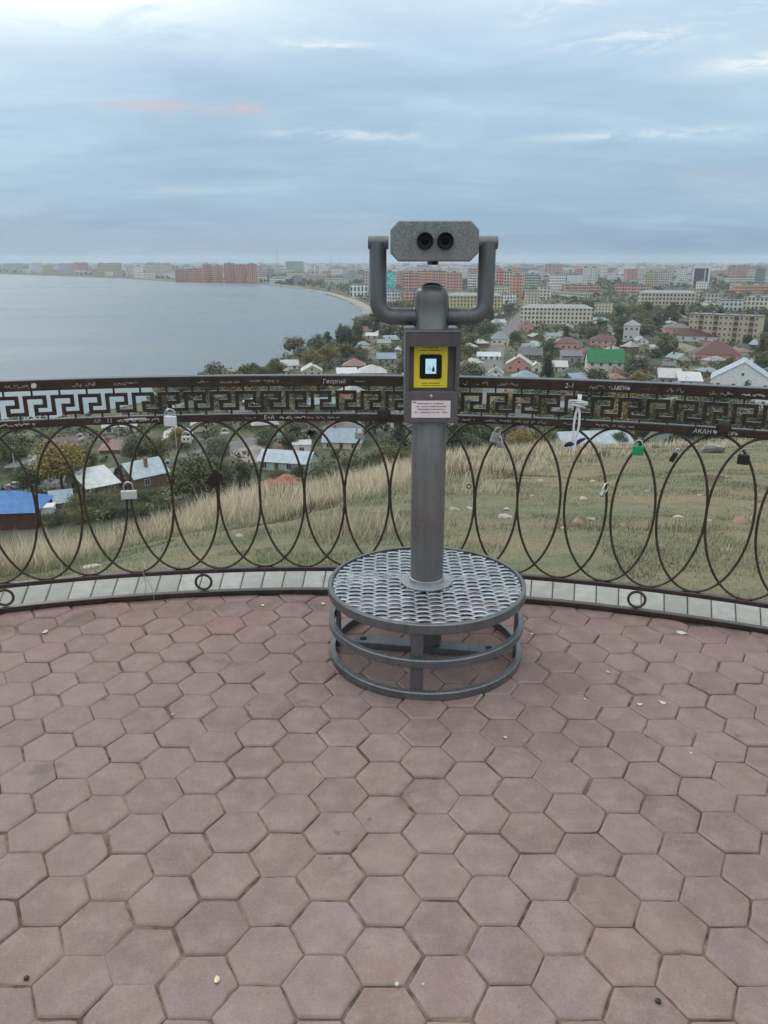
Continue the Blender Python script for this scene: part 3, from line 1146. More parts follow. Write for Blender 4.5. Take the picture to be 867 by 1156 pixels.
def padlock(s, z, bw, bh, body_mat, label, bt=0.016, sh=0.026, sw=None, roll=0.0, yaw=0.0, r=-0.006, steel=None, cap=None):
    root = empty('padlock', fp(s, z, r))
    a = s / RF
    root.rotation_euler = (0, roll, -a + yaw)
    tag(root, label, 'padlock', 'padlocks hung on the railing')
    b, k = lock_mesh(bw, bh, bt, sh, sw or bw * 0.62)
    b.build('body', body_mat, root)
    k.build('shackle', steel or M_STEEL, root)
    if cap:
        m = MB(); cap(m); m.build('lettering' if cap.__name__ == 'dots' else 'keyhole', M_BLACK, root)
    return root


def build_small():
    pale = plain_mat('pale_worn_steel', (0.56, 0.57, 0.55), 0.45, 0.3, 0.12, 40)
    bluewhite = plain_mat('bluish_white_steel', (0.66, 0.70, 0.73), 0.4, 0.2, 0.08, 30)
    green = plain_mat('green_enamel', (0.012, 0.30, 0.10), 0.35, 0, 0.12, 30)
    black = plain_mat('black_enamel', (0.018, 0.017, 0.017), 0.4, 0, 0.2, 30)
    rusty = plain_mat('rusty_dark_steel', (0.030, 0.022, 0.014), 0.55, 0.2, 0.4, 40)
    dull = plain_mat('dull_silver', (0.40, 0.39, 0.36), 0.42, 0.5, 0.2, 40)
    navy = plain_mat('navy_cloth', (0.028, 0.032, 0.060), 0.9, 0, 0.25, 80)
    ribbon = plain_mat('white_satin', (0.74, 0.75, 0.76), 0.55, 0, 0.06, 40)

    def dots(m):
        for x in (-0.009, 0.009):
            m.box((x, -0.0086, -0.013), (0.007, 0.0012, 0.007))
    padlock(-0.628, 0.886, 0.056, 0.048, bluewhite, 'large square bluish white padlock over the middle rail', sh=0.030, sw=0.048, r=-0.008, bt=0.02, roll=math.radians(3))
    padlock(-0.566, 0.792, 0.046, 0.030, pale, 'small silver padlock with two dark dots hung where two ovals cross', sh=0.020, sw=0.034, cap=dots)
    padlock(-0.842, 0.548, 0.070, 0.040, pale, 'wide pale padlock hung halfway down where two ovals meet', sh=0.040, sw=0.040, r=-0.010)
    padlock(-0.480, 0.560, 0.050, 0.082, rusty, 'long dark rusty padlock hanging tilted against an oval', sh=0.034, sw=0.034, roll=math.radians(-142), r=-0.012, steel=rusty, bt=0.024)
    padlock(-0.392, 0.805, 0.046, 0.010, dull, 'thin flat silver padlock laid across an oval crossing', sh=0.018, sw=0.034, bt=0.024)
    padlock(0.218, 0.806, 0.040, 0.034, dull, 'small dull silver padlock at an oval crossing beside the column', sh=0.022, sw=0.026, r=-0.008)
    padlock(0.838, 0.815, 0.042, 0.046, dull, 'dented silver padlock on the oval crossing just right of the column', sh=0.024, sw=0.028, roll=math.radians(18), yaw=0.5)
    padlock(0.852, 0.780, 0.030, 0.030, dull, 'smaller silver padlock hanging from a dented silver padlock', sh=0.020, sw=0.022, roll=math.radians(-14), yaw=-0.6, r=-0.014)
    padlock(1.445, 0.788, 0.046, 0.040, green, 'bright green padlock with steel shackle at an oval crossing', sh=0.026, sw=0.030, r=-0.010)
    padlock(1.600, 0.770, 0.020, 0.044, black, 'narrow black padlock clipped to the side of an oval', sh=0.018, sw=0.014, roll=math.radians(24))
    padlock(1.862, 0.784, 0.046, 0.042, black, 'black padlock with a silver face rim near the railing end', sh=0.024, sw=0.032, cap=None, steel=dull)
    padlock(1.321, 0.578, 0.020, 0.030, dull, 'open silver padlock with swung shackle low on an oval', sh=0.036, sw=0.030, roll=math.radians(36), yaw=0.9)
    padlock(-1.020, 0.800, 0.036, 0.012, dull, 'tiny silver padlock at the oval crossing under the white scuffed paint', sh=0.018, sw=0.026, bt=0.016, roll=math.radians(-20))
    for s, z, lab in ((0.330, 0.887, 'round dark brown padlock standing on the middle rail beside the payment box'), (1.770, 0.887, 'round dark brown padlock standing on the middle rail over a white painted heart')):
        root = empty('padlock', fp(s, z, -0.006)); root.rotation_euler = (0, 0, -s / RF)
        tag(root, lab, 'padlock', 'padlocks hung on the railing')
        m = MB(); m.lathe([(0.0001, -0.009), (0.026, -0.009), (0.030, -0.005), (0.030, 0.005), (0.026, 0.009), (0.0001, 0.009)], 24, 0, Matrix.Translation((0, 0, 0.006)) @ Matrix.Rotation(math.pi / 2, 4, 'X'))
        m.build('body', M_RAIL, root)
        _, k = lock_mesh(0.03, 0.03, 0.01, 0.03, 0.026)
        ko = k.build('shackle', M_RAIL, root); ko.rotation_euler = (0, math.pi, 0); ko.location = (0, 0.0, -0.012)
    # key ring on an oval
    m = MB(); m.tube([fp(0.722 + 0.010 * math.cos(q * 0.4488), 0.560 + 0.010 * math.sin(q * 0.4488), -0.002) for q in range(14)], 0.0026, 6, closed=True)
    tag(m.build('wire_ring', M_IRON), 'little brown wire ring hooked on an oval beside the column', 'ring')
    # black plastic flower tied to a crossing
    m = MB()
    c = fp(0.0, 0.800, -0.008)
    r = random.Random(9)
    for q in range(13):
        a = q * 2 * math.pi / 13 + r.uniform(-0.2, 0.2)
        l = r.uniform(0.020, 0.042)
        d = Vector((math.cos(a) * l, -r.uniform(0, 0.02), math.sin(a) * l * 0.75))
        n = Vector((-math.sin(a), 0, math.cos(a))) * 0.006
        m.add([c, c + d * 0.5 + n, c + d, c + d * 0.5 - n, c + d * 0.5 + Vector((0, -0.006, 0))], [(0, 3, 4), (0, 4, 1), (3, 2, 4), (4, 2, 1)])
    tag(m.build('bow', black), 'ragged black bow tied where two ovals cross', 'bow')
    # white ribbon tied to the key band with two long tails
    root = empty('ribbon', fp(1.180, 0.955, -0.002))
    tag(root, 'white ribbon knotted on the key band with two long hanging tails', 'ribbon')
    inv = Matrix.Translation(-root.location)

    def rb(pts, w, name):
        m = MB()
        vs = []
        for (s, z, rr) in pts:
            vs += [fp(s - w / 2, z, rr), fp(s + w / 2, z, rr), fp(s + w / 2, z, rr - 0.0025), fp(s - w / 2, z, rr - 0.0025)]
        fs = []
        for i in range(len(pts) - 1):
            for j in range(4):
                fs.append((i * 4 + j, i * 4 + (j + 1) % 4, i * 4 + 4 + (j + 1) % 4, i * 4 + 4 + j))
        m.add(vs, fs, 0, False)
        o = m.build(name, ribbon, root); o.matrix_parent_inverse = inv
        return o
    rb([(1.178, 0.945, -0.010), (1.172, 0.915, -0.012), (1.168, 0.87, -0.014), (1.170, 0.82, -0.014), (1.172, 0.77, -0.013), (1.171, 0.740, -0.010)], 0.0095, 'tail')
    rb([(1.182, 0.945, -0.014), (1.189, 0.915, -0.016), (1.190, 0.87, -0.018), (1.184, 0.82, -0.018), (1.179, 0.78, -0.018), (1.176, 0.752, -0.018)], 0.0095, 'tail')
    rb([(1.183, 0.998, -0.002), (1.184, 0.985, -0.010), (1.182, 0.965, -0.014), (1.180, 0.945, -0.012)], 0.017, 'knot_band')
    m = MB()
    for w, zz, ph in ((0.040, 0.958, 0.0), (0.034, 0.948, 1.2), (0.044, 0.966, 2.5)):
        m.tube([fp(1.181 + w * math.cos(q * 0.3927 + ph) * 0.9, zz + 0.008 * math.sin(q * 0.3927), -0.012 - 0.012 * math.sin(q * 0.3927 + 0.6)) for q in range(16)], 0.0032, 6, closed=True)
    o = m.build('knot', ribbon, root); o.matrix_parent_inverse = inv
    # navy cloth strip tied behind the ribbon tails
    m = MB()
    pts = [fp(1.135 + 0.010 * q, 0.768 + 0.0042 * q + 0.003 * math.sin(q), -0.009) for q in range(10)]
    m.tube(pts, [0.004, 0.009, 0.011, 0.010, 0.008, 0.010, 0.009, 0.008, 0.006, 0.002], 8)
    tag(m.build('cloth_strip', navy), 'navy cloth strip knotted on the ovals behind the white ribbon', 'cloth strip')
    # thin wire looped over the bottom rail
    m = MB()
    m.tube([fp(-0.83 + 0.05 * t + 0.012 * math.sin(t * 9), 0.16 - 0.16 * abs(1 - 2 * t) + 0.01 - (0 if t < .5 else 0), -0.010 - 0.03 * t) for t in [q / 14 for q in range(15)]], 0.0013, 5)
    tag(m.build('wire_loop', dull), 'thin bent wire hanging over the bottom rail down to the kerb', 'wire')
    # litter on the paving
    def g(px, py):
        d = ray(px, py); t = -CAM_H / d.z
        return d.x * t, d.y * t
    cream = plain_mat('cream_leaf', (0.62, 0.55, 0.38), 0.8, 0, 0.15, 60)
    white = plain_mat('white_paper', (0.52, 0.50, 0.47), 0.8, 0, 0.08, 60)
    dark = plain_mat('dark_bottle_cap', (0.03, 0.026, 0.024), 0.4, 0.3, 0.2, 60)
    lit = [(245, 1107, 9, cream, 'leaf', 'small cream leaf lying on a paver low in the middle'), (770, 715, 14, white, 'paper scrap', 'white paper scrap on a red paver beside the kerb ring'),
           (748, 794, 9, white, 'paper scrap', 'curled white paper scrap on a worn paver'), (722, 796, 8, white, 'paper scrap', 'thin white paper scrap in a paving joint'),
           (51, 714, 9, white, 'paper scrap', 'white paper scrap at a joint by the kerb'), (365, 682, 7, cream, 'leaf', 'tiny cream leaf beside the round step'),
           (297, 684, 7, cream, 'leaf', 'cream leaf on a reddish paver near the kerb'), (478, 1112, 4, white, 'paper scrap', 'white speck of paper in a joint between pavers'),
           (686, 759, 6, white, 'paper scrap', 'small white paper scrap right of the round step'), (570, 833, 6, white, 'paper scrap', 'white paper sliver in a joint below the round step'),
           (448, 1112, 6, white, 'paper scrap', 'paper fleck wedged in the lowest paving joint'), (600, 716, 5, cream, 'leaf', 'cream leaf crumb behind the round step'),
           (30, 1105, 7, dark, 'bottle cap', 'dark bottle cap on a paver in the corner'), (743, 1131, 8, dark, 'bottle cap', 'dark flattened bottle cap near the lower edge'),
           (195, 807, 4, cream, 'leaf', 'yellow leaf crumb at a joint'), (660, 790, 3, cream, 'leaf', 'leaf crumb in the joint of a paver'), (780, 851, 4, cream, 'leaf', 'pale stalk lying on a paver')]
    for i, (px, py, w, m_, cat, lab) in enumerate(lit):
        x, y = g(px, py)
        s = w / F * math.hypot(x, y, CAM_H) / 2 * 0.85
        r = random.Random(i)
        m = MB()
        if cat == 'bottle cap':
            m.lathe([(0.0001, 0.0042), (s * 0.62, 0.0042), (s * 0.74, 0.003), (s * 0.8, 0.0)], 18)
        else:
            n = 9
            pts = []
            for q in range(n):
                a = 2 * math.pi * q / n
                k = s * r.uniform(0.65, 1.15)
                pts.append((k * math.cos(a), k * math.sin(a) * 0.75, 0.002 + 0.10 * s * math.cos(2 * a) + r.uniform(0, 0.0015)))
            low = [(a, b, max(0.0006, c - 0.0012)) for a, b, c in pts]
            m.add([(0, 0, 0.004 + 0.1 * s)] + pts + low, [(0, 1 + q, 1 + (q + 1) % n) for q in range(n)] + [(1 + q, 1 + n + q, 1 + n + (q + 1) % n, 1 + (q + 1) % n) for q in range(n)])
        o = m.build(cat.replace(' ', '_'), m_)
        o.location = (x, y, 0.0015); o.rotation_euler = (0, 0, r.uniform(0, 6))
        tag(o, lab, cat, 'litter on the paving')


build_small()


# ------------------------------------------------------------------ land, lake, roads
def pl(px, py, z=PLAIN):
    d = ray(px, py)
    t = (z - CAM_H) / d.z
    return d.x * t, d.y * t


def on_plain(px, D):
    """A spot of the plain D metres ahead along the bearing of a photograph column near the horizon."""
    a = (px - PX0) / F / math.cos(math.radians(8))
    return a * D, D


def mat_hill():
    t = NT('hill_soil_and_turf')
    p = t.pos()
    big = t.noise(0.55, 4, 0.6, p)
    mid = t.noise(3.2, 5, 0.65, p)
    fine = t.noise(38, 4, 0.7, p)
    col = t.mix(t.ramp(mid, (0.36, 0.0), (0.62, 1.0)), (0.130, 0.155, 0.088), (0.205, 0.195, 0.130))
    col = t.mix(t.ramp(big, (0.44, 0.0), (0.60, 0.75)), col, (0.245, 0.205, 0.125))
    col = t.mix(t.ramp(t.noise(1.7, 4, 0.6, p, 0.6), (0.57, 0.0), (0.66, 0.85)), col, (0.175, 0.145, 0.118))
    col = t.mix(t.ramp(fine, (0.35, 0.5), (0.52, 0.0)), col, (0.060, 0.062, 0.040))
    # town ground far below: trodden yards and gardens
    sp = t.n('ShaderNodeSeparateXYZ'); t.l(p, sp.inputs[0])
    far = t.ramp(t.math('MULTIPLY', sp.outputs[2], -0.02), (0.80, 0.0), (0.97, 1.0))
    g1, g2 = t.noise(0.035, 5, 0.65, p), t.noise(0.16, 4, 0.6, p)
    town = t.mix(t.ramp(g1, (0.40, 0.0), (0.62, 1.0)), (0.062, 0.080, 0.040), (0.140, 0.132, 0.090))
    town = t.mix(t.ramp(g2, (0.52, 0.0), (0.66, 0.8)), town, (0.195, 0.180, 0.150))
    col = t.mix(far, col, town)
    t.bump(fine, 0.6, 0.03)
    return t.out(col, 0.95, 0, 0.15)


def mat_water():
    t = NT('lake_water')
    p = t.pos()
    mp = t.n('ShaderNodeMapping'); mp.inputs['Scale'].default_value = (0.35, 1.0, 1.0); t.l(p, mp.inputs[0])
    k = t.noise(0.009, 6, 0.65, mp.outputs[0], 0.6)
    t.bump(t.noise(0.9, 4, 0.6, p), 0.06, 0.12)
    col = t.mix(t.ramp(k, (0.35, 0.0), (0.65, 1.0)), (0.080, 0.112, 0.124), (0.108, 0.140, 0.150))
    return t.out(col, t.ramp(k, (0.35, 0.24), (0.65, 0.40)), 0, 0.35)


def build_land():
    mat = mat_hill()
    radii = [RF + 0.28, RF + 0.34, RF + 0.38]
    r = RF + 0.38
    while r < 10500:
        r *= 1.022 if r < 40 else (1.045 if r < 250 else 1.14)
        radii.append(r)
    na = 360
    vs = []
    for r in radii:
        for k in range(na):
            a = 2 * math.pi * k / na
            vs.append((CX + r * math.sin(a), CY + r * math.cos(a)))
    xy = np.array(vs)
    z = terrain(xy[:, 0], xy[:, 1])
    z[:na] = -0.06
    # behind the lookout the hill top stays level for a while
    back = np.clip((-xy[:, 1] - 2) / 8, 0, 1)
    z = z * (1 - back) + np.where(np.hypot(xy[:, 0], xy[:, 1]) < 60, -0.06, z) * back
    v3 = np.c_[xy, z]
    fs = []
    for i in range(len(radii) - 1):
        for k in range(na):
            k2 = (k + 1) % na
            fs.append((i * na + k2, i * na + k, (i + 1) * na + k, (i + 1) * na + k2))
    o = np_mesh('terrain', v3, np.array(fs), mat)
    o.data.polygons.foreach_set('use_smooth', [True] * len(o.data.polygons))
    tag(o, kind='structure')
    shore_px = [(-60, 308.3), (0, 309.5), (60, 311.5), (140, 314.5), (200, 318.5), (260, 319.5), (300, 321.5), (335, 326), (365, 331), (392, 340), (408, 348.5), (414, 358), (413.5, 369), (405, 375),
                (392, 379), (369, 385), (348, 396), (317, 404), (292, 418), (262, 432), (230, 440), (190, 447), (150, 456), (110, 466), (60, 473), (0, 479), (-60, 487), (-160, 500)]
    shore = [pl(*p) for p in shore_px]
    # round the shoreline a little
    rng = random.Random(2)
    pts = []
    for a, b in zip(shore, shore[1:]):
        L_ = math.dist(a, b)
        n = max(1, int(L_ / 30))
        for q in range(n):
            t = q / n
            j = min(3.0, 0.004 * math.hypot(*a))
            pts.append((a[0] + (b[0] - a[0]) * t + rng.gauss(0, j), a[1] + (b[1] - a[1]) * t + rng.gauss(0, j)))
    pts += [shore[-1], (-520, 120), (-1500, 300), (-2600, 900), (-3300, 2000), (-3000, 3100)]
    mb = MB()
    mb.add([(x, y, PLAIN + 0.10) for x, y in pts], [tuple(range(len(pts)))[::-1]])
    o = mb.build('lake_water', mat_water())
    if o.data.polygons[0].normal.z < 0: o.data.flip_normals()
    tag(o, kind='structure')

    def strip(name, line, w, mat_, z):
        mb = MB()
        P = [Vector((*p, 0)) for p in line]
        vs = []
        for i, p in enumerate(P):
            d = (P[min(i + 1, len(P) - 1)] - P[max(i - 1, 0)]).normalized()
            n = Vector((-d.y, d.x, 0))
            ww = w[i] if isinstance(w, list) else w
            vs += [(p + n * ww / 2).to_tuple()[:2] + (z,), (p - n * ww / 2).to_tuple()[:2] + (z,)]
        mb.add(vs, [(2 * i, 2 * i + 1, 2 * i + 3, 2 * i + 2) for i in range(len(P) - 1)])
        o = mb.build(name, mat_)
        if o.data.polygons[0].normal.z < 0: o.data.flip_normals()
        return tag(o, kind='structure')
    asphalt = plain_mat('grey_asphalt', (0.135, 0.135, 0.132), 0.9, 0, 0.2, 0.3)
    dirt = plain_mat('pale_dirt', (0.26, 0.235, 0.195), 0.95, 0, 0.2, 0.2)
    bank = plain_mat('sandy_embankment', (0.27, 0.245, 0.21), 0.95, 0, 0.12, 0.05)
    strip('road', [pl(*p) for p in ((-120, 566), (-40, 558), (60, 546), (130, 533), (215, 517), (262, 503), (330, 491), (400, 479), (470, 463), (560, 452))], 9.0, asphalt, PLAIN + 0.06)
    strip('road', [pl(*p) for p in ((262, 503), (300, 517), (345, 518))], 13.0, dirt, PLAIN + 0.05)
    strip('road', [pl(*p) for p in ((560, 452), (555, 420), (560, 395), (575, 372), (592, 352), (625, 325), (650, 309))], 10.0, asphalt, PLAIN + 0.062)
    strip('shore_path', [pl(*p) for p in ((345, 326.5), (372, 331), (398, 339), (414, 347.5), (420, 358), (419, 368), (412, 375))], [12, 13, 14, 15, 14, 11, 7], bank, PLAIN + 0.07)
    strip('shore_path', [pl(*p) for p in ((150, 313.5), (200, 317), (262, 318.2), (302, 320.2), (345, 326.0))], 12, bank, PLAIN + 0.07)


build_land()

# ------------------------------------------------------------------ town materials
_mats = {}


def house_mat(c, rough=0.8, scale=1.2):
    k = ('h', tuple(round(x, 3) for x in c))
    if k not in _mats:
        _mats[k] = plain_mat('painted_plaster', c, rough, 0, 0.14, scale, 0.2)
    return _mats[k]


def roof_mat(c):
    k = ('r', tuple(round(x, 3) for x in c))
    if k not in _mats:
        t = NT('roof_sheet')
        sp = t.n('ShaderNodeSeparateXYZ'); t.l(t.obj(), sp.inputs[0])
        w = t.math('SINE', t.math('MULTIPLY', t.math('ADD', sp.outputs[0], sp.outputs[1]), 9.0))
        col = t.mix(t.ramp(t.noise(0.8, 4), (0.3, 0.0), (0.7, 1.0)), mul(c, 0.8), mul(c, 1.15))
        col = t.mix(t.ramp(t.noise(2.6, 4, 0.7), (0.66, 0.0), (0.76, 0.30)), col, mul(c, 0.55))
        t.bump(w, 0.3, 0.05)
        _mats[k] = t.out(col, 0.55, 0.0, 0.35)
    return _mats[k]


def facade_mat(wall, glass=(0.055, 0.065, 0.075), sx=3.2, sz=2.9, ww=0.42, wh=0.5, band=None):
    """A wall with its windows too small to model: openings, sills and panel joints set out in metres on the wall itself."""
    k = ('f', wall, glass, sx, sz, ww, wh, band)
    if k in _mats: return _mats[k]
    t = NT('facade')
    sp = t.n('ShaderNodeSeparateXYZ'); t.l(t.obj(), sp.inputs[0])
    nn = t.n('ShaderNodeSeparateXYZ'); t.l(t._tc.outputs['Normal'], nn.inputs[0])
    ax = t.math('GREATER_THAN', t.math('ABSOLUTE', nn.outputs[0]), 0.5)
    u = t.math('ADD', t.math('MULTIPLY', sp.outputs[1], ax), t.math('MULTIPLY', sp.outputs[0], t.math('SUBTRACT', 1.0, ax)))
    fu = t.math('FRACT', t.math('ADD', t.math('DIVIDE', u, sx), 100.5))
    fz = t.math('FRACT', t.math('DIVIDE', sp.outputs[2], sz))
    inu = t.math('LESS_THAN', t.math('ABSOLUTE', t.math('SUBTRACT', fu, 0.5)), ww / 2)
    inz = t.math('LESS_THAN', t.math('ABSOLUTE', t.math('SUBTRACT', fz, 0.55)), wh / 2)
    side = t.math('LESS_THAN', t.math('ABSOLUTE', nn.outputs[2]), 0.5)
    win = t.math('MULTIPLY', t.math('MULTIPLY', inu, inz), side)
    cell = t.n('ShaderNodeTexWhiteNoise', noise_dimensions='3D')
    cb = t.n('ShaderNodeCombineXYZ')
    t.l(t.math('FLOOR', t.math('DIVIDE', u, sx)), cb.inputs[0]); t.l(t.math('FLOOR', t.math('DIVIDE', sp.outputs[2], sz)), cb.inputs[1]); t.l(ax, cb.inputs[2])
    t.l(cb.outputs[0], cell.inputs[0])
    w1 = t.mix(t.ramp(t.noise(0.25, 4), (0.3, 0.0), (0.7, 1.0)), mul(wall, 0.86), mul(wall, 1.1))
    if band:
        b = t.math('LESS_THAN', fz, 0.16)
        w1 = t.mix(t.math('MULTIPLY', b, 0.8), w1, band)
        st = t.math('LESS_THAN', t.math('FRACT', t.math('DIVIDE', u, sx * 3)), 0.22)
        w1 = t.mix(t.math('MULTIPLY', st, 0.75), w1, mul(wall, 0.74))
    gl = t.mix(cell.outputs[0], mul(glass, 0.5), mul(glass, 2.0))
    col = t.mix(win, w1, gl)
    _mats[k] = t.out(col, t.math('SUBTRACT', 0.85, t.math('MULTIPLY', win, 0.6)), 0, 0.35)
    return _mats[k]


M_FLAT = plain_mat('flat_roof_felt', (0.20, 0.20, 0.195), 0.9, 0, 0.2, 0.2)
M_GLASS = plain_mat('window_glass', (0.035, 0.042, 0.050), 0.15, 0, 0.2, 1.0, 0.6)
M_FRAME = plain_mat('white_window_frame', (0.62, 0.62, 0.60), 0.6, 0, 0.1, 2)
M_DOOR = plain_mat('brown_door', (0.11, 0.07, 0.045), 0.6, 0, 0.2, 2)
M_BRICK = plain_mat('chimney_brick', (0.26, 0.13, 0.09), 0.9, 0, 0.2, 3)

WINDOW = None


def window_mesh():
    global WINDOW
    if WINDOW is None:
        mb = MB()
        w, h = 1.25, 1.35
        mb.box((0, -0.03, 0), (w, 0.06, h), mat=1)
        mb.box((0, -0.045, h / 2 + 0.05), (w + 0.2, 0.09, 0.10), mat=0)
        mb.box((0, -0.06, -h / 2 - 0.05), (w + 0.2, 0.12, 0.10), mat=0)
        for x in (-w / 2 - 0.05, w / 2 + 0.05): mb.box((x, -0.045, 0), (0.1, 0.09, h), mat=0)
        mb.box((0, -0.07, 0), (0.07, 0.02, h - 0.01), mat=0)
        o = mb.build('window', [M_FRAME, M_GLASS])
        WINDOW = o.data
        bpy.data.objects.remove(o)
    return WINDOW


def add_window(root, loc, rz=0.0, s=1.0, name='window', me=None):
    o = bpy.data.objects.new(name, me or window_mesh())
    COL.objects.link(o)
    o.parent = root
    o.location = loc
    o.rotation_euler = (0, 0, rz)
    o.scale = (s, 1, s)
    return o


def house(x, y, w, d, h, rz, wall, roofc, style='gable', ridge='x', label='', cat='house', group=None, windows=2, wallh=None, chimney=True, z=None, seed=0, name='house'):
    """w along local x (towards the viewer's left-right), d deep, h to the ridge."""
    root = empty(name, (x, y, land(x, y) - 0.1 if z is None else z), rz)
    tag(root, label, cat, group)
    r = random.Random(seed)
    hw = wallh or h * (0.56 if style != 'flat' else 1.0)
    mw, mr = house_mat(wall), roof_mat(roofc)
    mb = MB()
    oh, th = 0.45, 0.12
    if style == 'shed':
        line = lambda yy: hw - 0.3 + (h - hw + 0.3) * (yy + d / 2 + oh) / (d + 2 * oh)
        mb.prism([(-d / 2, 0), (d / 2, 0), (d / 2, line(d / 2) + 0.02), (-d / 2, line(-d / 2) + 0.02)], -w / 2, w / 2, lambda a, b, c: (c, a, b))
    else:
        mb.box((0, 0, hw / 2), (w, d, hw))
    rb = MB()
    if style == 'gable':
        sx = ridge == 'x'
        fn = (lambda a, b, c: (c, a, b)) if sx else (lambda a, b, c: (a, c, b))
        half = (d if sx else w) / 2
        run = (w if sx else d) / 2
        k = (h - hw) / half
        tri = [(-half, hw - 0.002), (half, hw - 0.002), (0, h - 0.02)]
        for s_ in (-1, 1):
            mb.prism(tri, s_ * run - 0.06, s_ * run - 0.02 * s_ - (0.06 if s_ > 0 else -0.06) + 0.06, fn) if False else mb.prism(tri, (run - 0.20) if s_ > 0 else (-run), run if s_ > 0 else (-run + 0.20), fn)
        for s_ in (-1, 1):
            rb.prism([(0, h + th), (0, h), (s_ * (half + oh), hw - k * oh), (s_ * (half + oh), hw - k * oh + th)][::s_], -run - oh, run + oh, fn)
    elif style == 'hip':
        a, b = w / 2 + oh, d / 2 + oh
        z0 = hw - 0.05
        if w >= d:
            q = max(0.0, (w - d) / 2)
            top = [(-q, 0, h), (q, 0, h)]
            f = [(0, 1, 5, 4), (2, 3, 4, 5), (1, 2, 5), (3, 0, 4), (0, 3, 2, 1)]
        else:
            q = (d - w) / 2
            top = [(0, -q, h), (0, q, h)]
            f = [(0, 1, 4), (1, 2, 5, 4), (2, 3, 5), (3, 0, 4, 5), (0, 3, 2, 1)]
        rb.add([(-a, -b, z0), (a, -b, z0), (a, b, z0), (-a, b, z0)] + top, f)
    elif style == 'shed':
        fn = lambda a, b, c: (c, a, b)
        rb.prism([(-d / 2 - oh, hw - 0.3), (d / 2 + oh, h), (d / 2 + oh, h + th), (-d / 2 - oh, hw - 0.3 + th)], -w / 2 - oh, w / 2 + oh, fn)
    else:
        rb.box((0, 0, h + 0.1), (w + 0.4, d + 0.4, 0.24))
    wo = mb.build('wall', mw, root)
    ro = rb.build('roof', mr, root)
    if chimney and style in ('gable', 'hip'):
        cb = MB(); cx_, cy_ = r.uniform(-0.25, 0.25) * w, r.uniform(0.0, 0.2) * d
        cb.box((cx_, cy_, h - 0.2), (0.7, 0.7, 2.0)); cb.box((cx_, cy_, h + 0.86), (0.9, 0.9, 0.14))
        cb.build('chimney', M_BRICK, ro)
    if windows and hw > 1.9:
        floors = 2 if hw > 5.2 else 1
        n = max(1, min(4, int(w / 3)))
        dz = r.randrange(n) if n > 1 else -1
        for fl in range(floors):
            zz = hw * (fl + 0.55) / floors
            for i in range(n):
                xx = (i - (n - 1) / 2) * (w / n)
                if fl == 0 and i == dz:
                    db = MB(); db.box((xx, -d / 2 - 0.03, 1.05), (1.0, 0.08, 2.1)); db.build('door', M_DOOR, root)
                    continue
                add_window(root, (xx, -d / 2 - 0.004, zz))
            if windows > 1:
                for s_ in (-1, 1):
                    add_window(root, (s_ * (w / 2 + 0.004), -d * 0.15, zz), s_ * math.pi / 2)
        if style == 'gable' and ridge == 'y' and h - hw > 2.0:
            add_window(root, (0, -d / 2 - 0.004, hw + (h - hw) * 0.32), 0, 0.8)
    return root


def block(x, y, w, d, h, rz, mat, label='', group=None, roof=None, cat='apartment block', name='apartment_block', extras=True, seed=0, pitched=None):
    root = empty(name, (x, y, PLAIN - 0.1), rz)
    tag(root, label, cat, group)
    mb = MB(); mb.box((0, 0, h / 2), (w, d, h))
    mb.build('wall', mat, root)
    rb = MB()
    if pitched:
        a, b, q = w / 2 + 0.5, d / 2 + 0.5, max(0, w / 2 - d / 2)
        rb.add([(-a, -b, h), (a, -b, h), (a, b, h), (-a, b, h), (-q, 0, h + pitched), (q, 0, h + pitched)], [(0, 1, 5, 4), (2, 3, 4, 5), (1, 2, 5), (3, 0, 4), (0, 3, 2, 1)])
    else:
        rb.box((0, 0, h + 0.25), (w + 0.5, d + 0.5, 0.5))
    ro = rb.build('roof', roof or M_FLAT, root)
    if extras and not pitched:
        r = random.Random(seed)
        e = MB()
        for k in range(max(1, int(w / 22))):
            e.box((-w / 2 + w * (k + 0.5) / max(1, int(w / 22)) + r.uniform(-2, 2), r.uniform(-1, 1), h + 1.6), (r.uniform(3, 5), 3.5, 2.2))
        e.build('roof_hut', mat, ro) if False else e.build('roof_hut', M_FLAT, ro)
    return root


OCC = []          # x, y, radius of what stands in the town


def free(x, y, r):
    return all((x - a) ** 2 + (y - b) ** 2 > (r + c) ** 2 for a, b, c in OCC)


HEROES = []       # image box + distance of the buildings that must stay in view
LANDMARKS = []    # (x, y, short name)


def spot_box(px0, px1, pytop, pybase, d):
    """Ground position, size and distance of a building seen between two columns, from its roof line down to its foot."""
    cxp = (px0 + px1) / 2
    x, y = pl(cxp, pybase)
    dist = math.hypot(x, y)
    _, _, zc = pix(x, y, PLAIN)
    w = (px1 - px0) * zc / F
    d = d if d else max(8.0, 0.7 * w)
    ang = (CAM_H - PLAIN) / dist
    h = (pybase - pytop) * zc / F
    return x + x / dist * d / 2, y + y / dist * d / 2, w, d, h, ang, dist


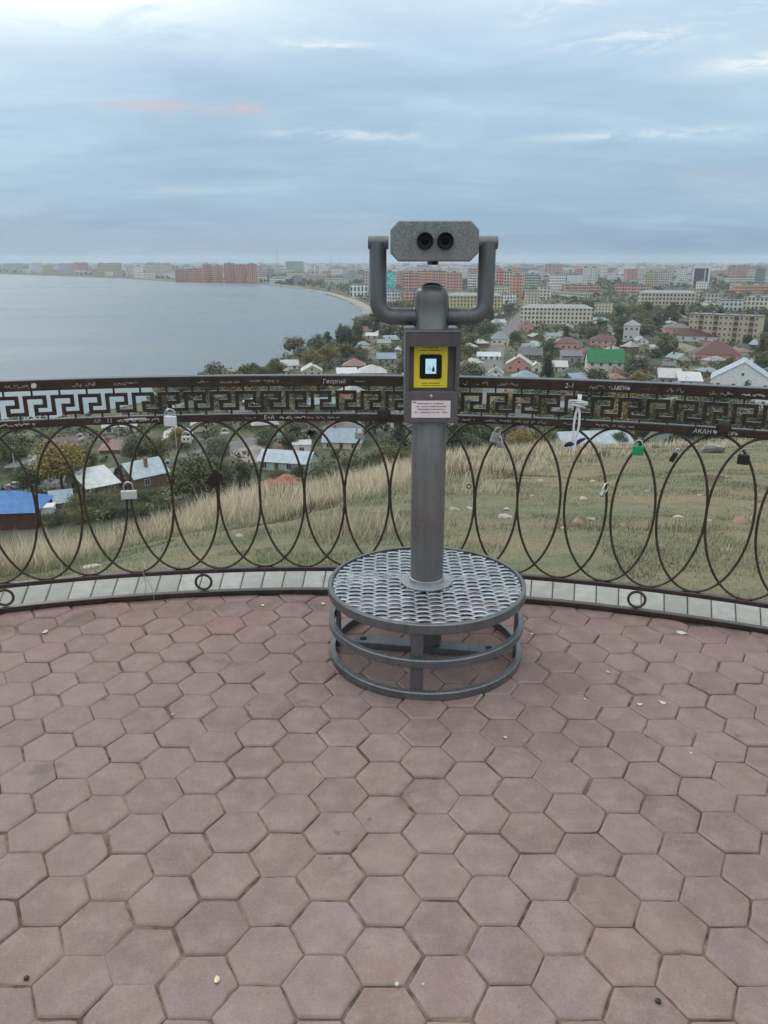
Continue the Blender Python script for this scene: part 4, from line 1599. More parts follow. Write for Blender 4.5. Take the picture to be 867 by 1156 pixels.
C = {'cream': (0.64, 0.59, 0.47), 'white': (0.74, 0.74, 0.71), 'beige': (0.56, 0.49, 0.39), 'salmon': (0.62, 0.33, 0.22), 'pink': (0.56, 0.32, 0.27), 'brick': (0.56, 0.30, 0.23),
     'grey': (0.32, 0.32, 0.31), 'brown': (0.17, 0.12, 0.09), 'yellow': (0.55, 0.47, 0.26), 'pale': (0.56, 0.57, 0.55), 'palegreen': (0.42, 0.50, 0.43), 'maroon': (0.085, 0.040, 0.034),
     'wood': (0.18, 0.13, 0.085), 'paleblue': (0.38, 0.46, 0.50)}
RC = {'green': (0.018, 0.165, 0.060), 'slate': (0.13, 0.135, 0.14), 'grey': (0.27, 0.28, 0.28), 'pale': (0.46, 0.49, 0.50), 'blue': (0.045, 0.165, 0.40), 'teal': (0.20, 0.27, 0.275), 'skyblue': (0.34, 0.41, 0.45),
      'brown': (0.105, 0.072, 0.058), 'maroon': (0.115, 0.052, 0.047), 'rust': (0.21, 0.125, 0.095), 'darkgreen': (0.045, 0.075, 0.058), 'bluegrey': (0.22, 0.28, 0.33), 'lightgrey': (0.40, 0.41, 0.40)}


def town_houses():
    H = [  # px0, px1, top, foot, wall, roof, style, ridge, depth, wall share, label
        (660, 702, 394, 421, 'cream', 'green', 'gable', 'x', 12, 0.50, 'cream house under a large bright green gable roof', 'the green-roofed house'),
        (626, 653, 380, 397, 'salmon', 'brown', 'hip', 'x', 11, 0.62, 'two-storey salmon orange house with dark brown hipped roof', 'the salmon house'),
        (632, 656, 396, 411, 'grey', 'slate', 'shed', 'x', 8, 0.7, 'low grey annex with slate roof in front of the salmon house', None),
        (665, 695, 377, 394, 'pink', 'maroon', 'hip', 'x', 11, 0.62, 'pink house with dark maroon roof behind the green-roofed house', 'the pink house'),
        (571, 600, 402, 420, 'brick', 'lightgrey', 'gable', 'y', 12, 0.5, 'red brick house with wide pale gable facing the lookout', 'the red brick gable house'),
        (599, 611, 409, 421, 'cream', 'pale', 'gable', 'y', 7, 0.6, 'small cream hut beside the red brick gable house', None),
        (577, 608, 417, 434, 'wood', 'bluegrey', 'hip', 'x', 11, 0.45, 'blue grey hipped roof showing just over the handrail', None),
        (634, 656, 414, 426, 'beige', 'darkgreen', 'hip', 'x', 8, 0.5, 'low house with dark green hipped roof near a pointed conifer', None),
        (551, 568, 415, 429, 'white', 'grey', 'gable', 'y', 9, 0.55, 'white gabled cottage close to the column over the handrail', None),
        (538, 565, 398, 406, 'white', 'pale', 'shed', 'x', 6, 0.6, 'long low white shed with pale sheet roof', None),
        (623, 640, 408, 420, 'beige', 'lightgrey', 'shed', 'x', 7, 0.6, 'beige lean-to shed beside the pointed conifer', None),
        (584, 612, 392, 406, 'brown', 'slate', 'gable', 'x', 9, 0.45, 'dark timber house with long slate gable roof', None),
        (554, 574, 374, 390, 'cream', 'teal', 'hip', 'x', 9, 0.5, 'cream house with pale teal hipped roof beside the street', None),
        (586, 602, 362, 375, 'pink', 'rust', 'gable', 'y', 9, 0.6, 'faded pink house with rusty gable by the wide street', None),
        (703, 721, 361, 385, 'pale', 'grey', 'hip', 'x', 10, 0.75, 'tall narrow pale villa with grey roof among trees', 'the tall pale villa'),
        (748, 778, 365, 378, 'pink', 'slate', 'hip', 'x', 11, 0.65, 'dusty pink two-storey house beside the cream five-storey block', None),
        (764, 815, 371, 386, 'pale', 'maroon', 'gable', 'x', 11, 0.5, 'long pale building with low maroon roof before the five-storey block', None),
        (782, 833, 385, 409, 'brick', 'maroon', 'hip', 'x', 18, 0.42, 'large house with broad dark red hipped roof among dense trees', 'the dark red roofed house'),
        (801, 870, 408, 443, 'white', 'skyblue', 'gable', 'y', 18, 0.42, 'large white house with pale blue gable roof over the handrail', 'the pale blue gabled house'),
        (742, 768, 417, 434, 'grey', 'lightgrey', 'shed', 'x', 9, 0.55, 'grey workshop with patched pale roof right of the green roof', None),
        (764, 790, 421, 437, 'pale', 'pale', 'shed', 'x', 9, 0.55, 'pale lean-to roof leaning toward the pale blue gabled house', None),
        (748, 762, 408, 416, 'grey', 'slate', 'gable', 'x', 6, 0.5, 'small grey outbuilding under trees right of the green roof', None),
        (303, 325, 411, 423, 'beige', 'grey', 'hip', 'x', 10, 0.45, 'low house with grey hipped roof at the edge of the lake', None),
        (317, 337, 406, 417, 'white', 'lightgrey', 'gable', 'x', 9, 0.5, 'white cottage with light grey roof among lakeside trees', None),
        (340, 364, 412, 425, 'beige', 'lightgrey', 'gable', 'y', 11, 0.5, 'beige house with pale gable near the lake shore', None),
        (387, 413, 404, 420, 'brown', 'rust', 'hip', 'x', 11, 0.5, 'brown house with rusty hipped roof near the lake', 'the rusty hipped roof'),
        (380, 403, 416, 426, 'white', 'pale', 'shed', 'x', 7, 0.6, 'white flat shed below the rusty hipped roof', None),
        (402, 437, 411, 427, 'beige', 'lightgrey', 'hip', 'x', 12, 0.45, 'broad beige house with light grey hipped roof beside the payment box', None),
        (413, 427, 376, 382, 'white', 'pale', 'shed', 'x', 7, 0.6, 'tiny white shed by the bend of the shore', None),
        (425, 447, 398, 410, 'grey', 'bluegrey', 'gable', 'x', 9, 0.5, 'grey house with blue grey roof beside the payment box', None),
        (426, 441, 383, 390, 'pale', 'grey', 'gable', 'x', 7, 0.5, 'small pale cottage uphill from the shore bend', None),
        (366, 411, 482, 507, 'beige', 'bluegrey', 'gable', 'x', 13, 0.45, 'long beige house with blue grey roof seen through the ovals', 'the long beige house'),
        (116, 141, 496, 512, 'wood', 'rust', 'hip', 'x', 10, 0.45, 'house with faded rust hipped roof behind the yellow-green tree', None),
        (10, 42, 512, 532, 'brown', 'grey', 'hip', 'x', 10, 0.45, 'weathered house with grey brown roof near the frame edge', None),
        (330, 352, 499, 513, 'pale', 'lightgrey', 'flat', 'x', 6, 1.0, 'flat-roofed pale garage beside the dirt yard', None),
        (186, 218, 487, 502, 'beige', 'lightgrey', 'gable', 'y', 12, 0.5, 'beige house with light gable under the small silver padlock', None),
    ]
    for i, (a, b, t, f, wc, rc, st, rg, d, ws, lab, short) in enumerate(H):
        x, y, w, d, h, ang, dist = spot_box(a, b, t, f, d)
        hh = max(2.6, h - (0.5 * d * ang if not (st == 'gable' and rg == 'y') else 0.15 * d * ang) * 1.0)
        rz = -math.atan2(x, y) * 0.8 + random.Random(i).uniform(-0.12, 0.12)
        house(x, y, w * 0.94, d, hh, rz, C[wc], RC[rc], st, rg, lab, windows=2, wallh=hh * ws if st != 'flat' else hh, seed=i)
        OCC.append((x, y, max(w, d) * 0.55 + 2))
        HEROES.append((a, t, b, f, dist))
        if short: LANDMARKS.append((x, y, short))
    # those whose feet are hidden by the brow of the hill: set by roof line and height
    N = [  # px, top, height, width, depth, wall, roof, style, ridge, rz, label
        (8, 553, 6.8, 13.5, 11, 'maroon', 'blue', 'hip', 'x', 0.10, 'dark maroon house with bright blue hipped roof at the foot of the hill', 'the blue-roofed house'),
        (107, 532, 5.0, 7.4, 8, 'wood', 'pale', 'shed', 'x', 0.75, 'weathered shed with steep pale sheet roof facing the hill', 'the pale sheet roof shed'),
        (158, 519, 6.0, 9.6, 9, 'brown', 'skyblue', 'gable', 'y', -0.75, 'brown timber house with pale blue gable roof behind a wide padlock', 'the timber gable house'),
        (103, 529, 4.2, 10, 7, 'grey', 'grey', 'gable', 'x', 0.1, 'long grey roof behind the steep pale sheet roof', None),
        (68, 556, 3.2, 4.2, 4, 'wood', 'bluegrey', 'shed', 'x', 0.4, 'small blue grey shed roof beside the bright blue roof', None),
        (325, 508, 4.6, 13.5, 8, 'palegreen', 'skyblue', 'gable', 'x', -0.25, 'pale green bungalow with sky blue roof behind the red earth heap', 'the sky blue bungalow'),
        (668, 486, 5.5, 20, 11, 'pale', 'skyblue', 'gable', 'x', 0.15, 'house with wide pale blue roof showing over the grass behind the white ribbon', None),
        (49, 571, 3.4, 4.0, 3.0, 'white', 'pale', 'flat', 'x', 0.2, 'white boxy kiosk right against the bright blue roof', None),
    ]
    for i, (px, top, h, w, d, wc, rc, st, rg, rz, lab, short) in enumerate(N):
        dv = ray(px, top)
        t = (PLAIN + h - CAM_H) / dv.z
        x, y = dv.x * t, dv.y * t
        z = land(x, y)
        house(x, y, w, d, h, rz, C[wc], RC[rc], st, rg, lab, windows=0 if i in (0, 7) else 2, wallh=(h * 0.55 if st != 'flat' else h), seed=50 + i, z=min(z, PLAIN + 0.5) - 0.1, chimney=i in (0, 2, 5))
        OCC.append((x, y, max(w, d) * 0.6 + 1.5))
        HEROES.append((px - 30, top, px + 30, top + 30, y))
        if short: LANDMARKS.append((x, y, short))


def town_blocks():
    B = [  # px0, px1, top, foot, depth, wall, style, label
        (779, 854, 356, 387, 13, 'H', 'cream five-storey apartment block with dark balcony openings'),
        (588, 667, 348, 366, 14, ('cream', 3.2, 3.4, 0.5, 0.55), 'long cream four-storey block with rows of tall windows'),
        (671, 690, 343, 355, 12, ('cream', 3.0, 3.0, 0.45, 0.5), 'short cream block at the end of the long cream block'),
        (592, 607, 328, 350, 14, ('beige', 3.4, 2.9, 0.35, 0.45), 'pale beige tower standing behind the long cream block'),
        (607, 621, 324, 339, 14, ('cream', 3.4, 2.9, 0.35, 0.45), 'cream slab right behind the pale beige tower'),
        (505, 566, 334, 350, 14, ('yellow', 3.6, 3.6, 0.42, 0.6), 'long yellowish building with arched windows beside the fork arm'),
        (447, 456, 309, 325, 14, ('pink', 3.2, 2.9, 0.4, 0.5), 'slim pink tower left of the brick cluster'),
        (455, 471, 309, 335, 18, ('brick', 3.2, 2.9, 0.42, 0.45), 'red brick tower foremost of the cluster behind the viewer'),
        (471, 489, 307, 330, 18, ('salmon', 3.0, 2.9, 0.42, 0.45), 'orange brick tower second in the cluster behind the viewer'),
        (488, 504, 307, 331, 16, ('pink', 3.0, 2.9, 0.42, 0.45), 'rose tower third in the cluster behind the viewer'),
        (503, 521, 309, 333, 18, ('brick', 3.4, 2.9, 0.3, 0.4), 'red brick tower at the right end of the cluster behind the viewer'),
        (434, 446, 308, 334, 16, 'T', 'turquoise glass office block beside the left fork arm'),
        (410, 418, 309, 332, 14, ('beige', 3.2, 2.9, 0.4, 0.5), 'narrow beige tower left of the fork arm'),
        (528, 541, 310, 325, 14, ('white', 3.0, 3.2, 0.6, 0.5), 'white office block right of the brick cluster'),
        (560, 568, 306, 333, 14, ('salmon', 3.0, 2.9, 0.45, 0.5), 'brown orange tower beside the right fork arm'),
        (568, 576, 307, 334, 14, ('beige', 3.0, 2.9, 0.45, 0.5), 'beige tower paired with the brown orange tower'),
        (576, 590, 312, 335, 15, ('brick', 3.4, 2.9, 0.25, 0.35), 'plain red brick block right of the beige tower pair'),
        (592, 608, 310, 327, 14, ('palegreen', 2.8, 2.9, 0.6, 0.5), 'pale green white block behind the beige tower'),
        (657, 663, 303, 327, 12, ('white', 2.6, 2.9, 0.3, 0.6), 'left one of two tall narrow white towers'),
        (665.5, 671, 303, 327, 12, ('white', 2.6, 2.9, 0.3, 0.6), 'right one of two tall narrow white towers'),
        (640, 656, 311, 322, 14, ('white', 3.0, 2.9, 0.2, 0.4), 'plain white low block left of the narrow white towers'),
        (728, 740, 308, 325, 14, ('yellow', 3.0, 2.9, 0.4, 0.5), 'cream yellow block left half of a pair in the middle distance'),
        (741, 755, 308, 325, 14, ('pale', 3.0, 2.9, 0.4, 0.5), 'pale grey block right half of a pair in the middle distance'),
        (694, 733, 322, 332, 14, ('pink', 3.4, 3.2, 0.4, 0.4), 'long low pink building left of the cream yellow block'),
        (722, 782, 331, 344, 14, ('beige', 3.0, 2.9, 0.45, 0.5), 'long beige row of flats behind dense trees'),
        (764, 773, 304, 320, 13, ('white', 3.0, 2.9, 0.4, 0.5), 'white slab left of the white framed tower'),
        (774, 780, 310, 321, 12, ('white', 3.0, 2.9, 0.5, 0.4), 'small white block touching the white framed tower'),
        (781, 799, 303, 325, 16, 'W', 'dark glass tower inside a tall white frame'),
        (786, 798, 318, 328, 12, ('white', 3.0, 2.9, 0.3, 0.4), 'low white annex at the foot of the white framed tower'),
        (821, 832, 301, 315, 14, ('pink', 3.0, 2.9, 0.4, 0.5), 'pinkish block left of a taller pinkish block near the horizon'),
        (831, 844, 300, 315, 14, ('salmon', 3.0, 2.9, 0.4, 0.5), 'taller orange pink block near the horizon'),
        (851, 861, 304, 326, 14, ('grey', 3.0, 2.9, 0.5, 0.5), 'grey lilac block near the frame edge'),
        (795, 811, 332, 345, 13, ('beige', 3.0, 2.9, 0.4, 0.5), 'beige block beyond the five-storey block'),
        (812, 837, 339, 351, 13, ('pale', 3.0, 2.9, 0.4, 0.5), 'pale block in trees beyond the five-storey block'),
        (840, 867, 336, 350, 13, ('cream', 3.0, 2.9, 0.4, 0.5), 'cream block in trees at the frame edge'),
        (112, 138, 298, 311, 15, ('yellow', 3.2, 2.9, 0.4, 0.45), 'broad cream yellow block on the far lake shore'),
        (165, 194, 298, 313, 15, ('cream', 3.2, 2.9, 0.4, 0.45), 'broad cream block left of the shore brick blocks'),
        (152, 162, 301, 314, 15, ('white', 3.2, 2.9, 0.3, 0.4), 'stepped white block on the far lake shore'),
        (199, 213, 305.5, 318.2, 16, ('brick', 3.2, 2.9, 0.42, 0.5), 'lowest brick red block at the left end of the shore row'),
        (214, 229, 304, 318.4, 16, ('salmon', 3.2, 2.9, 0.42, 0.5), 'low orange block second in the shore row'),
        (230, 240, 299.5, 318.8, 16, ('brick', 3.2, 2.9, 0.42, 0.5), 'brick red tower third in the shore row'),
        (241, 252, 301, 319, 16, ('salmon', 3.2, 2.9, 0.42, 0.5), 'orange tower fourth in the shore row'),
        (254, 266, 298.5, 319.2, 18, ('brick', 3.0, 2.9, 0.42, 0.5), 'tall brick red tower fifth in the shore row'),
        (267, 279, 300, 319.4, 18, ('salmon', 3.0, 2.9, 0.42, 0.5), 'tall orange tower sixth in the shore row'),
        (280, 291, 299, 319.5, 18, ('brick', 3.0, 2.9, 0.42, 0.5), 'brick red tower at the right end of the shore row'),
        (323, 343, 296, 309, 15, ('palegreen', 3.0, 2.9, 0.5, 0.5), 'pale green slab behind the curve of the bay'),
        (396, 415, 322, 336, 14, 'A', 'white building with tall dark bays by the bay road'),
        (394, 402, 307, 320, 13, ('palegreen', 3.0, 2.9, 0.4, 0.5), 'pale green block above the bay road'),
        (374, 387, 303, 312, 14, ('white', 3.0, 2.9, 0.4, 0.5), 'white block behind slim chimneys by the bay'),
        (332, 341, 312, 321, 13, ('grey', 3.0, 2.9, 0.3, 0.4), 'grey block close to the curve of the bay'),
        (35, 51, 298, 308, 15, ('white', 3.2, 2.9, 0.4, 0.45), 'whitish block on the far shore opposite the torn sticker'),
        (68, 84, 298, 309, 15, ('pale', 3.2, 2.9, 0.4, 0.45), 'pale grey slab on the far shore'),
        (85, 100, 297, 309, 15, ('pink', 3.2, 2.9, 0.4, 0.45), 'dusty rose slab on the far shore'),
        (10, 25, 298, 307.5, 15, ('pale', 3.2, 2.9, 0.4, 0.45), 'pale slab at the outer end of the far shore'),
        (615, 634, 299, 311, 15, ('pink', 3.2, 2.9, 0.4, 0.45), 'rose block on the skyline between towers'),
    ]
    for i, (a, b, t, f, d, m, lab) in enumerate(B):
        x, y, w, d, h, ang, dist = spot_box(a, b, t, f, d)
        h = max(5, h - 0.4 * d * ang)
        rz = -math.atan2(x, y) * 0.9 + random.Random(100 + i).uniform(-0.10, 0.10)
        if m == 'H': rz -= 0.22
        OCC.append((x, y, max(w, d) * 0.55 + 4))
        HEROES.append((a, t, b, f, dist))
        if m == 'H':
            root = empty('apartment_block', (x, y, PLAIN - 0.1), rz); tag(root, lab, 'apartment block')
            LANDMARKS.append((x, y, 'the five-storey block'))
            wm = house_mat((0.52, 0.43, 0.30))
            mb = MB(); mb.box((0, 0, h / 2), (w, d, h)); mb.build('wall', wm, root)
            mb = MB(); mb.box((0, 0, h + 0.2), (w + 0.8, d + 0.8, 0.4)); ro = mb.build('roof', house_mat((0.20, 0.19, 0.215)), root)
            for k in range(5):
                mb = MB(); mb.box((-w / 2 + w * (k + 0.5) / 5, 1, h + 1.1), (1.6, 2.2, 1.4)); mb.build('roof_hut', M_FLAT, ro)
            mb = MB()
            mb.box((0, -0.05, 0.0), (3.0, 0.1, 2.2), mat=0); mb.box((0, -0.45, -0.72), (3.2, 0.9, 0.85), mat=1)
            bal = mb.build('balcony', [plain_mat('dark_balcony_recess', (0.075, 0.052, 0.040), 0.6, 0, 0.2, 1), plain_mat('balcony_front', (0.22, 0.14, 0.09), 0.8, 0, 0.2, 1)])
            bme = bal.data; bpy.data.objects.remove(bal)
            ncol, fl = 14, 5
            for fz in range(fl):
                for cxx in range(ncol):
                    xx = (cxx - (ncol - 1) / 2) * w / ncol
                    zz = h * (fz + 0.56) / fl
                    if cxx in (2, 5, 9, 12): add_window(root, (xx, -d / 2 - 0.004, zz), 0, min(1.0, w / ncol / 3.4), 'balcony', bme)
                    else: add_window(root, (xx, -d / 2 - 0.004, zz), 0, 1.05)
            continue
        if m == 'T':
            mat = facade_mat((0.10, 0.36, 0.42), (0.16, 0.50, 0.58), 2.0, 3.3, 0.8, 0.75)
        elif m == 'W':
            root = block(x, y, w * 0.80, d, h * 0.93, rz, facade_mat((0.10, 0.11, 0.12), (0.05, 0.06, 0.07), 2.0, 3.3, 0.8, 0.75), lab, extras=False, cat='office tower', name='office_tower')
            mw = house_mat(C['white'])
            for s_ in (-1, 1):
                mb = MB(); mb.box((s_ * w * 0.455, 0, h / 2), (w * 0.085, d + 2, h)); mb.build('frame_pier', mw, root)
            mb = MB(); mb.box((0, 0, h + 1.2), (w, d + 2, 2.4)); mb.build('frame_top', mw, root)
            mb = MB(); mb.box((w * 0.22, -d / 2 - 0.5, h * 0.46), (w * 0.05, 1.0, h * 0.9)); mb.build('fin', mw, root)
            continue
        elif m == 'A':
            mat = facade_mat(C['white'], (0.05, 0.055, 0.06), 5.2, 7.5, 0.45, 0.75)
        else:
            c, sx, sz, ww, wh = m
            big = dist > 900
            mat = facade_mat(C[c], (0.045, 0.052, 0.060), sx * (1.35 if big else 1), sz * (1.5 if big else 1), ww + (0.10 if big else 0), wh + (0.06 if big else 0), mul(C[c], 1.3) if c in ('brick', 'salmon', 'pink') else None)
        block(x, y, w, d, h, rz, mat, lab, seed=i, pitched=3.0 if i in (1, 5, 24) else None, roof=roof_mat(RC['grey']) if i in (1, 5, 24) else None)


town_houses()
town_blocks()


# ------------------------------------------------------------------ trees
def foliage_mat(name, c, var=0.25):
    t = NT(name)
    oi = t.n('ShaderNodeObjectInfo')
    g = t.n('ShaderNodeNewGeometry'); t._ge = g
    col = t.ramp(g.outputs['Random Per Island'], (0.0, mul(c, 1 - var)), (0.6, c), (1.0, (min(1, c[0] * 1.45), min(1, c[1] * 1.30), c[2] * 1.1)))
    r = oi.outputs['Random']
    col = t.mix(t.math('MULTIPLY', r, 0.45), col, (c[0] * 1.5 + 0.015, c[1] * 1.15, c[2] * 0.9))
    m = t.out(col, 0.75, 0, 0.2)
    return m


FOL = {'dark': foliage_mat('dark_green_leaves', (0.072, 0.095, 0.056)), 'mid': foliage_mat('green_leaves', (0.105, 0.130, 0.064)),
       'olive': foliage_mat('olive_yellow_leaves', (0.205, 0.190, 0.076)), 'grey': foliage_mat('grey_green_leaves', (0.122, 0.142, 0.098)),
       'conifer': foliage_mat('conifer_needles', (0.040, 0.060, 0.044))}
TONE = {'dark': 'dark green', 'mid': 'green', 'olive': 'yellowing', 'grey': 'grey green', 'conifer': 'dark'}
M_BARK = plain_mat('bark', (0.11, 0.09, 0.07), 0.95, 0, 0.25, 3)


def leaf_quads(rng, centers, radii, n, size):
    """n leaf-sprays (bent quads) filling the clumps."""
    k = rng.integers(0, len(centers), n)
    d = rng.normal(size=(n, 3)); d /= np.linalg.norm(d, axis=1)[:, None]
    rr = rng.random(n) ** 0.45
    p = centers[k] + d * (radii[k] * rr)[:, None] * np.array([1, 1, 0.85])
    nrm = d * 0.7 + rng.normal(size=(n, 3)) * 0.6 + np.array([0, 0, 0.45]); nrm /= np.linalg.norm(nrm, axis=1)[:, None]
    a = np.cross(nrm, rng.normal(size=(n, 3))); a /= np.linalg.norm(a, axis=1)[:, None]
    b = np.cross(nrm, a)
    s = size * rng.uniform(0.55, 1.3, n)[:, None]
    v = np.stack([p - a * s, p - b * s * 0.55, p + a * s, p + b * s * 0.55], 1).reshape(-1, 3)
    f = np.arange(n * 4).reshape(n, 4)
    return v, f


def crown_points(rng, h, w, kind):
    if kind == 'conifer':
        cs, rs = [], []
        for i in range(26):
            t = i / 25
            z = h * (0.10 + 0.88 * t)
            r = w / 2 * (1 - t) ** 0.85
            for q in range(max(1, int(6 * (1 - t)))):
                a = rng.random() * 6.283
                k = r * (0.55 + 0.3 * rng.random())
                cs.append((k * math.cos(a), k * math.sin(a), z)); rs.append(max(0.18, 0.40 * r))
        return np.array(cs), np.array(rs)
    n = 26
    d = rng.normal(size=(n, 3)); d /= np.linalg.norm(d, axis=1)[:, None]
    rad = rng.uniform(0.35, 0.80, n)
    c = d * rad[:, None] * np.array([w / 2, w / 2, h * (0.40 if kind != 'bush' else 0.42)])
    c[:, 2] += h * (0.53 if kind != 'bush' else 0.46)
    c[:, 2] += rng.normal(size=n) * h * 0.03
    return c, rng.uniform(0.16, 0.28, n) * w


def make_tree(name, h, w, kind, tone, nleaf, leaf, seed):
    rng = np.random.default_rng(seed)
    cs, rs = crown_points(rng, h, w, kind)
    root = empty(name)
    v, f = leaf_quads(rng, cs, rs, nleaf, leaf)
    np_mesh('crown', v, f, FOL[tone], parent=root)
    mb = MB()
    if kind != 'bush':
        top = h * (0.92 if kind == 'conifer' else 0.62)
        lean = rng.normal() * 0.03 * h
        pts = [(0, 0, -0.3), (lean * 0.2, 0, top * 0.35), (lean, lean * 0.5, top)]
        mb.tube(pts, [0.028 * h, 0.020 * h, 0.006 * h], 6)
    if kind != 'conifer':
        idx = rng.permutation(len(cs))[:9 if kind != 'bush' else 7]
        for i in idx:
            s0 = (0, 0, h * (0.22 + 0.25 * rng.random()) if kind != 'bush' else -0.1)
            mid = ((cs[i][0]) * 0.45, cs[i][1] * 0.45, (s0[2] + cs[i][2]) / 2 + 0.03 * h)
            mb.tube([s0, mid, tuple(cs[i])], [0.013 * h, 0.009 * h, 0.003 * h], 5)
    mb.build('trunk', M_BARK, root)
    return root


PROTO = {}


def proto(kind, tone, var, near):
    k = (kind, tone, var, near)
    if k not in PROTO:
        rng = random.Random(hash((kind, tone, var)) % 1000)
        nm = {'broad': 'broadleaf_tree', 'tall': 'poplar_tree', 'conifer': 'conifer_tree', 'bush': 'bush'}[kind]
        w = {'broad': 0.95, 'tall': 0.52, 'conifer': 0.42, 'bush': 1.35}[kind]
        n, lf = ((5200, 0.026) if near else (1700, 0.042))
        PROTO[k] = make_tree(nm, 1.0, w, kind, tone, n, lf, sum(map(ord, kind + tone)) * 7 + var)
        PROTO[k]['fresh'] = True
    return PROTO[k]


def plant(kind, tone, x, y, h, wscale=1.0, var=0, near=False, label='', group=None, z=None):
    p = proto(kind, tone, var, near)
    if p.get('fresh'):
        o = p
        del p['fresh']
    else:
        o = dup(p)
        for ch in p.children:
            c = dup(ch); c.parent = o
    o.location = (x, y, (land(x, y) if z is None else z) - 0.05)
    o.rotation_euler = (0, 0, random.uniform(0, 6.28))
    o.scale = (h * wscale, h * wscale, h)
    tag(o, label, {'broad': 'tree', 'tall': 'tree', 'conifer': 'conifer', 'bush': 'bush'}[kind], group)
    return o


ORD = ['', 'second ', 'third ', 'fourth ', 'fifth ', 'sixth ', 'seventh ', 'eighth ', 'ninth ', 'tenth ', 'eleventh ', 'twelfth ']
_used = {}


def landmark_label(desc, x, y):
    """desc + where it stands with regard to the nearest building that has a name of its own."""
    lx, ly, nm = min(LANDMARKS, key=lambda l: (l[0] - x) ** 2 + (l[1] - y) ** 2)
    px, py, d = pix(x, y, PLAIN)
    qx, qy, e = pix(lx, ly, PLAIN)
    far = 'beyond' if d > e * 1.06 else ('before' if d < e * 0.94 else 'level with')
    side = 'left' if px < qx else 'right'
    key = (desc, far, side, nm)
    n = _used[key] = _used.get(key, 0) + 1
    o = ORD[n - 1] if n <= len(ORD) else f'yet another, {n}th '
    w = f'{o}{desc} {far} and {side} of {nm}' if far != 'level with' else f'{o}{desc} level with and {side} of {nm}'
    return ' '.join(w.split()[:16]) if len(w.split()) <= 16 else w.replace(' level with and', '').replace(' before and', ' before,').replace(' beyond and', ' beyond,')


def blocks_hero(x, y, h, wdt, slack=4):
    """Would something h tall here stand in front of a building the photograph shows?"""
    d = math.hypot(x, y)
    px, py, zc = pix(x, y, PLAIN)
    hp, wp = h * F / zc, wdt * F / zc
    for a, t, b, f, hd in HEROES:
        if d < hd and px + wp / 2 > a and px - wp / 2 < b and py - hp < t + 0.62 * (f - t) and py > t - slack:
            return True
    return False


def in_lake(x, y):
    px, py, zc = pix(x, y, PLAIN)
    if zc < 1: return False
    line = [(-60, 487), (0, 479), (60, 473), (110, 466), (150, 456), (190, 447), (230, 440), (262, 432), (292, 418), (317, 404), (348, 396), (369, 385), (392, 379), (405, 375), (413.5, 369), (424, 356), (420, 344), (400, 335), (365, 327.5), (335, 324), (300, 319.5), (260, 317), (200, 316), (140, 312), (60, 309), (-60, 306)]
    up = py
    hit = False
    n = len(line)
    for i in range(n - 1):
        (x0, y0), (x1, y1) = line[i], line[i + 1]
        if (y0 > py) != (y1 > py):
            xx = x0 + (py - y0) / (y1 - y0) * (x1 - x0)
            if px < xx + 1.5: hit = not hit
    return hit


def by_road(x, y):
    px, py, zc = pix(x, y, PLAIN)
    r1 = [(-120, 566), (-40, 558), (60, 546), (130, 533), (215, 517), (262, 503), (330, 491), (400, 479), (470, 463), (560, 452)]
    r2 = [(262, 503), (300, 517), (345, 518)]
    r3 = [(560, 452), (555, 420), (560, 395), (575, 372), (592, 352), (625, 325), (650, 309)]
    for r, w in ((r1, 8.0), (r2, 7.0), (r3, 8.0)):
        P = [pl(*p) for p in r]
        for a, b in zip(P, P[1:]):
            vx, vy = b[0] - a[0], b[1] - a[1]
            t = max(0, min(1, ((x - a[0]) * vx + (y - a[1]) * vy) / (vx * vx + vy * vy)))
            if math.hypot(x - a[0] - t * vx, y - a[1] - t * vy) < w: return True
    return False


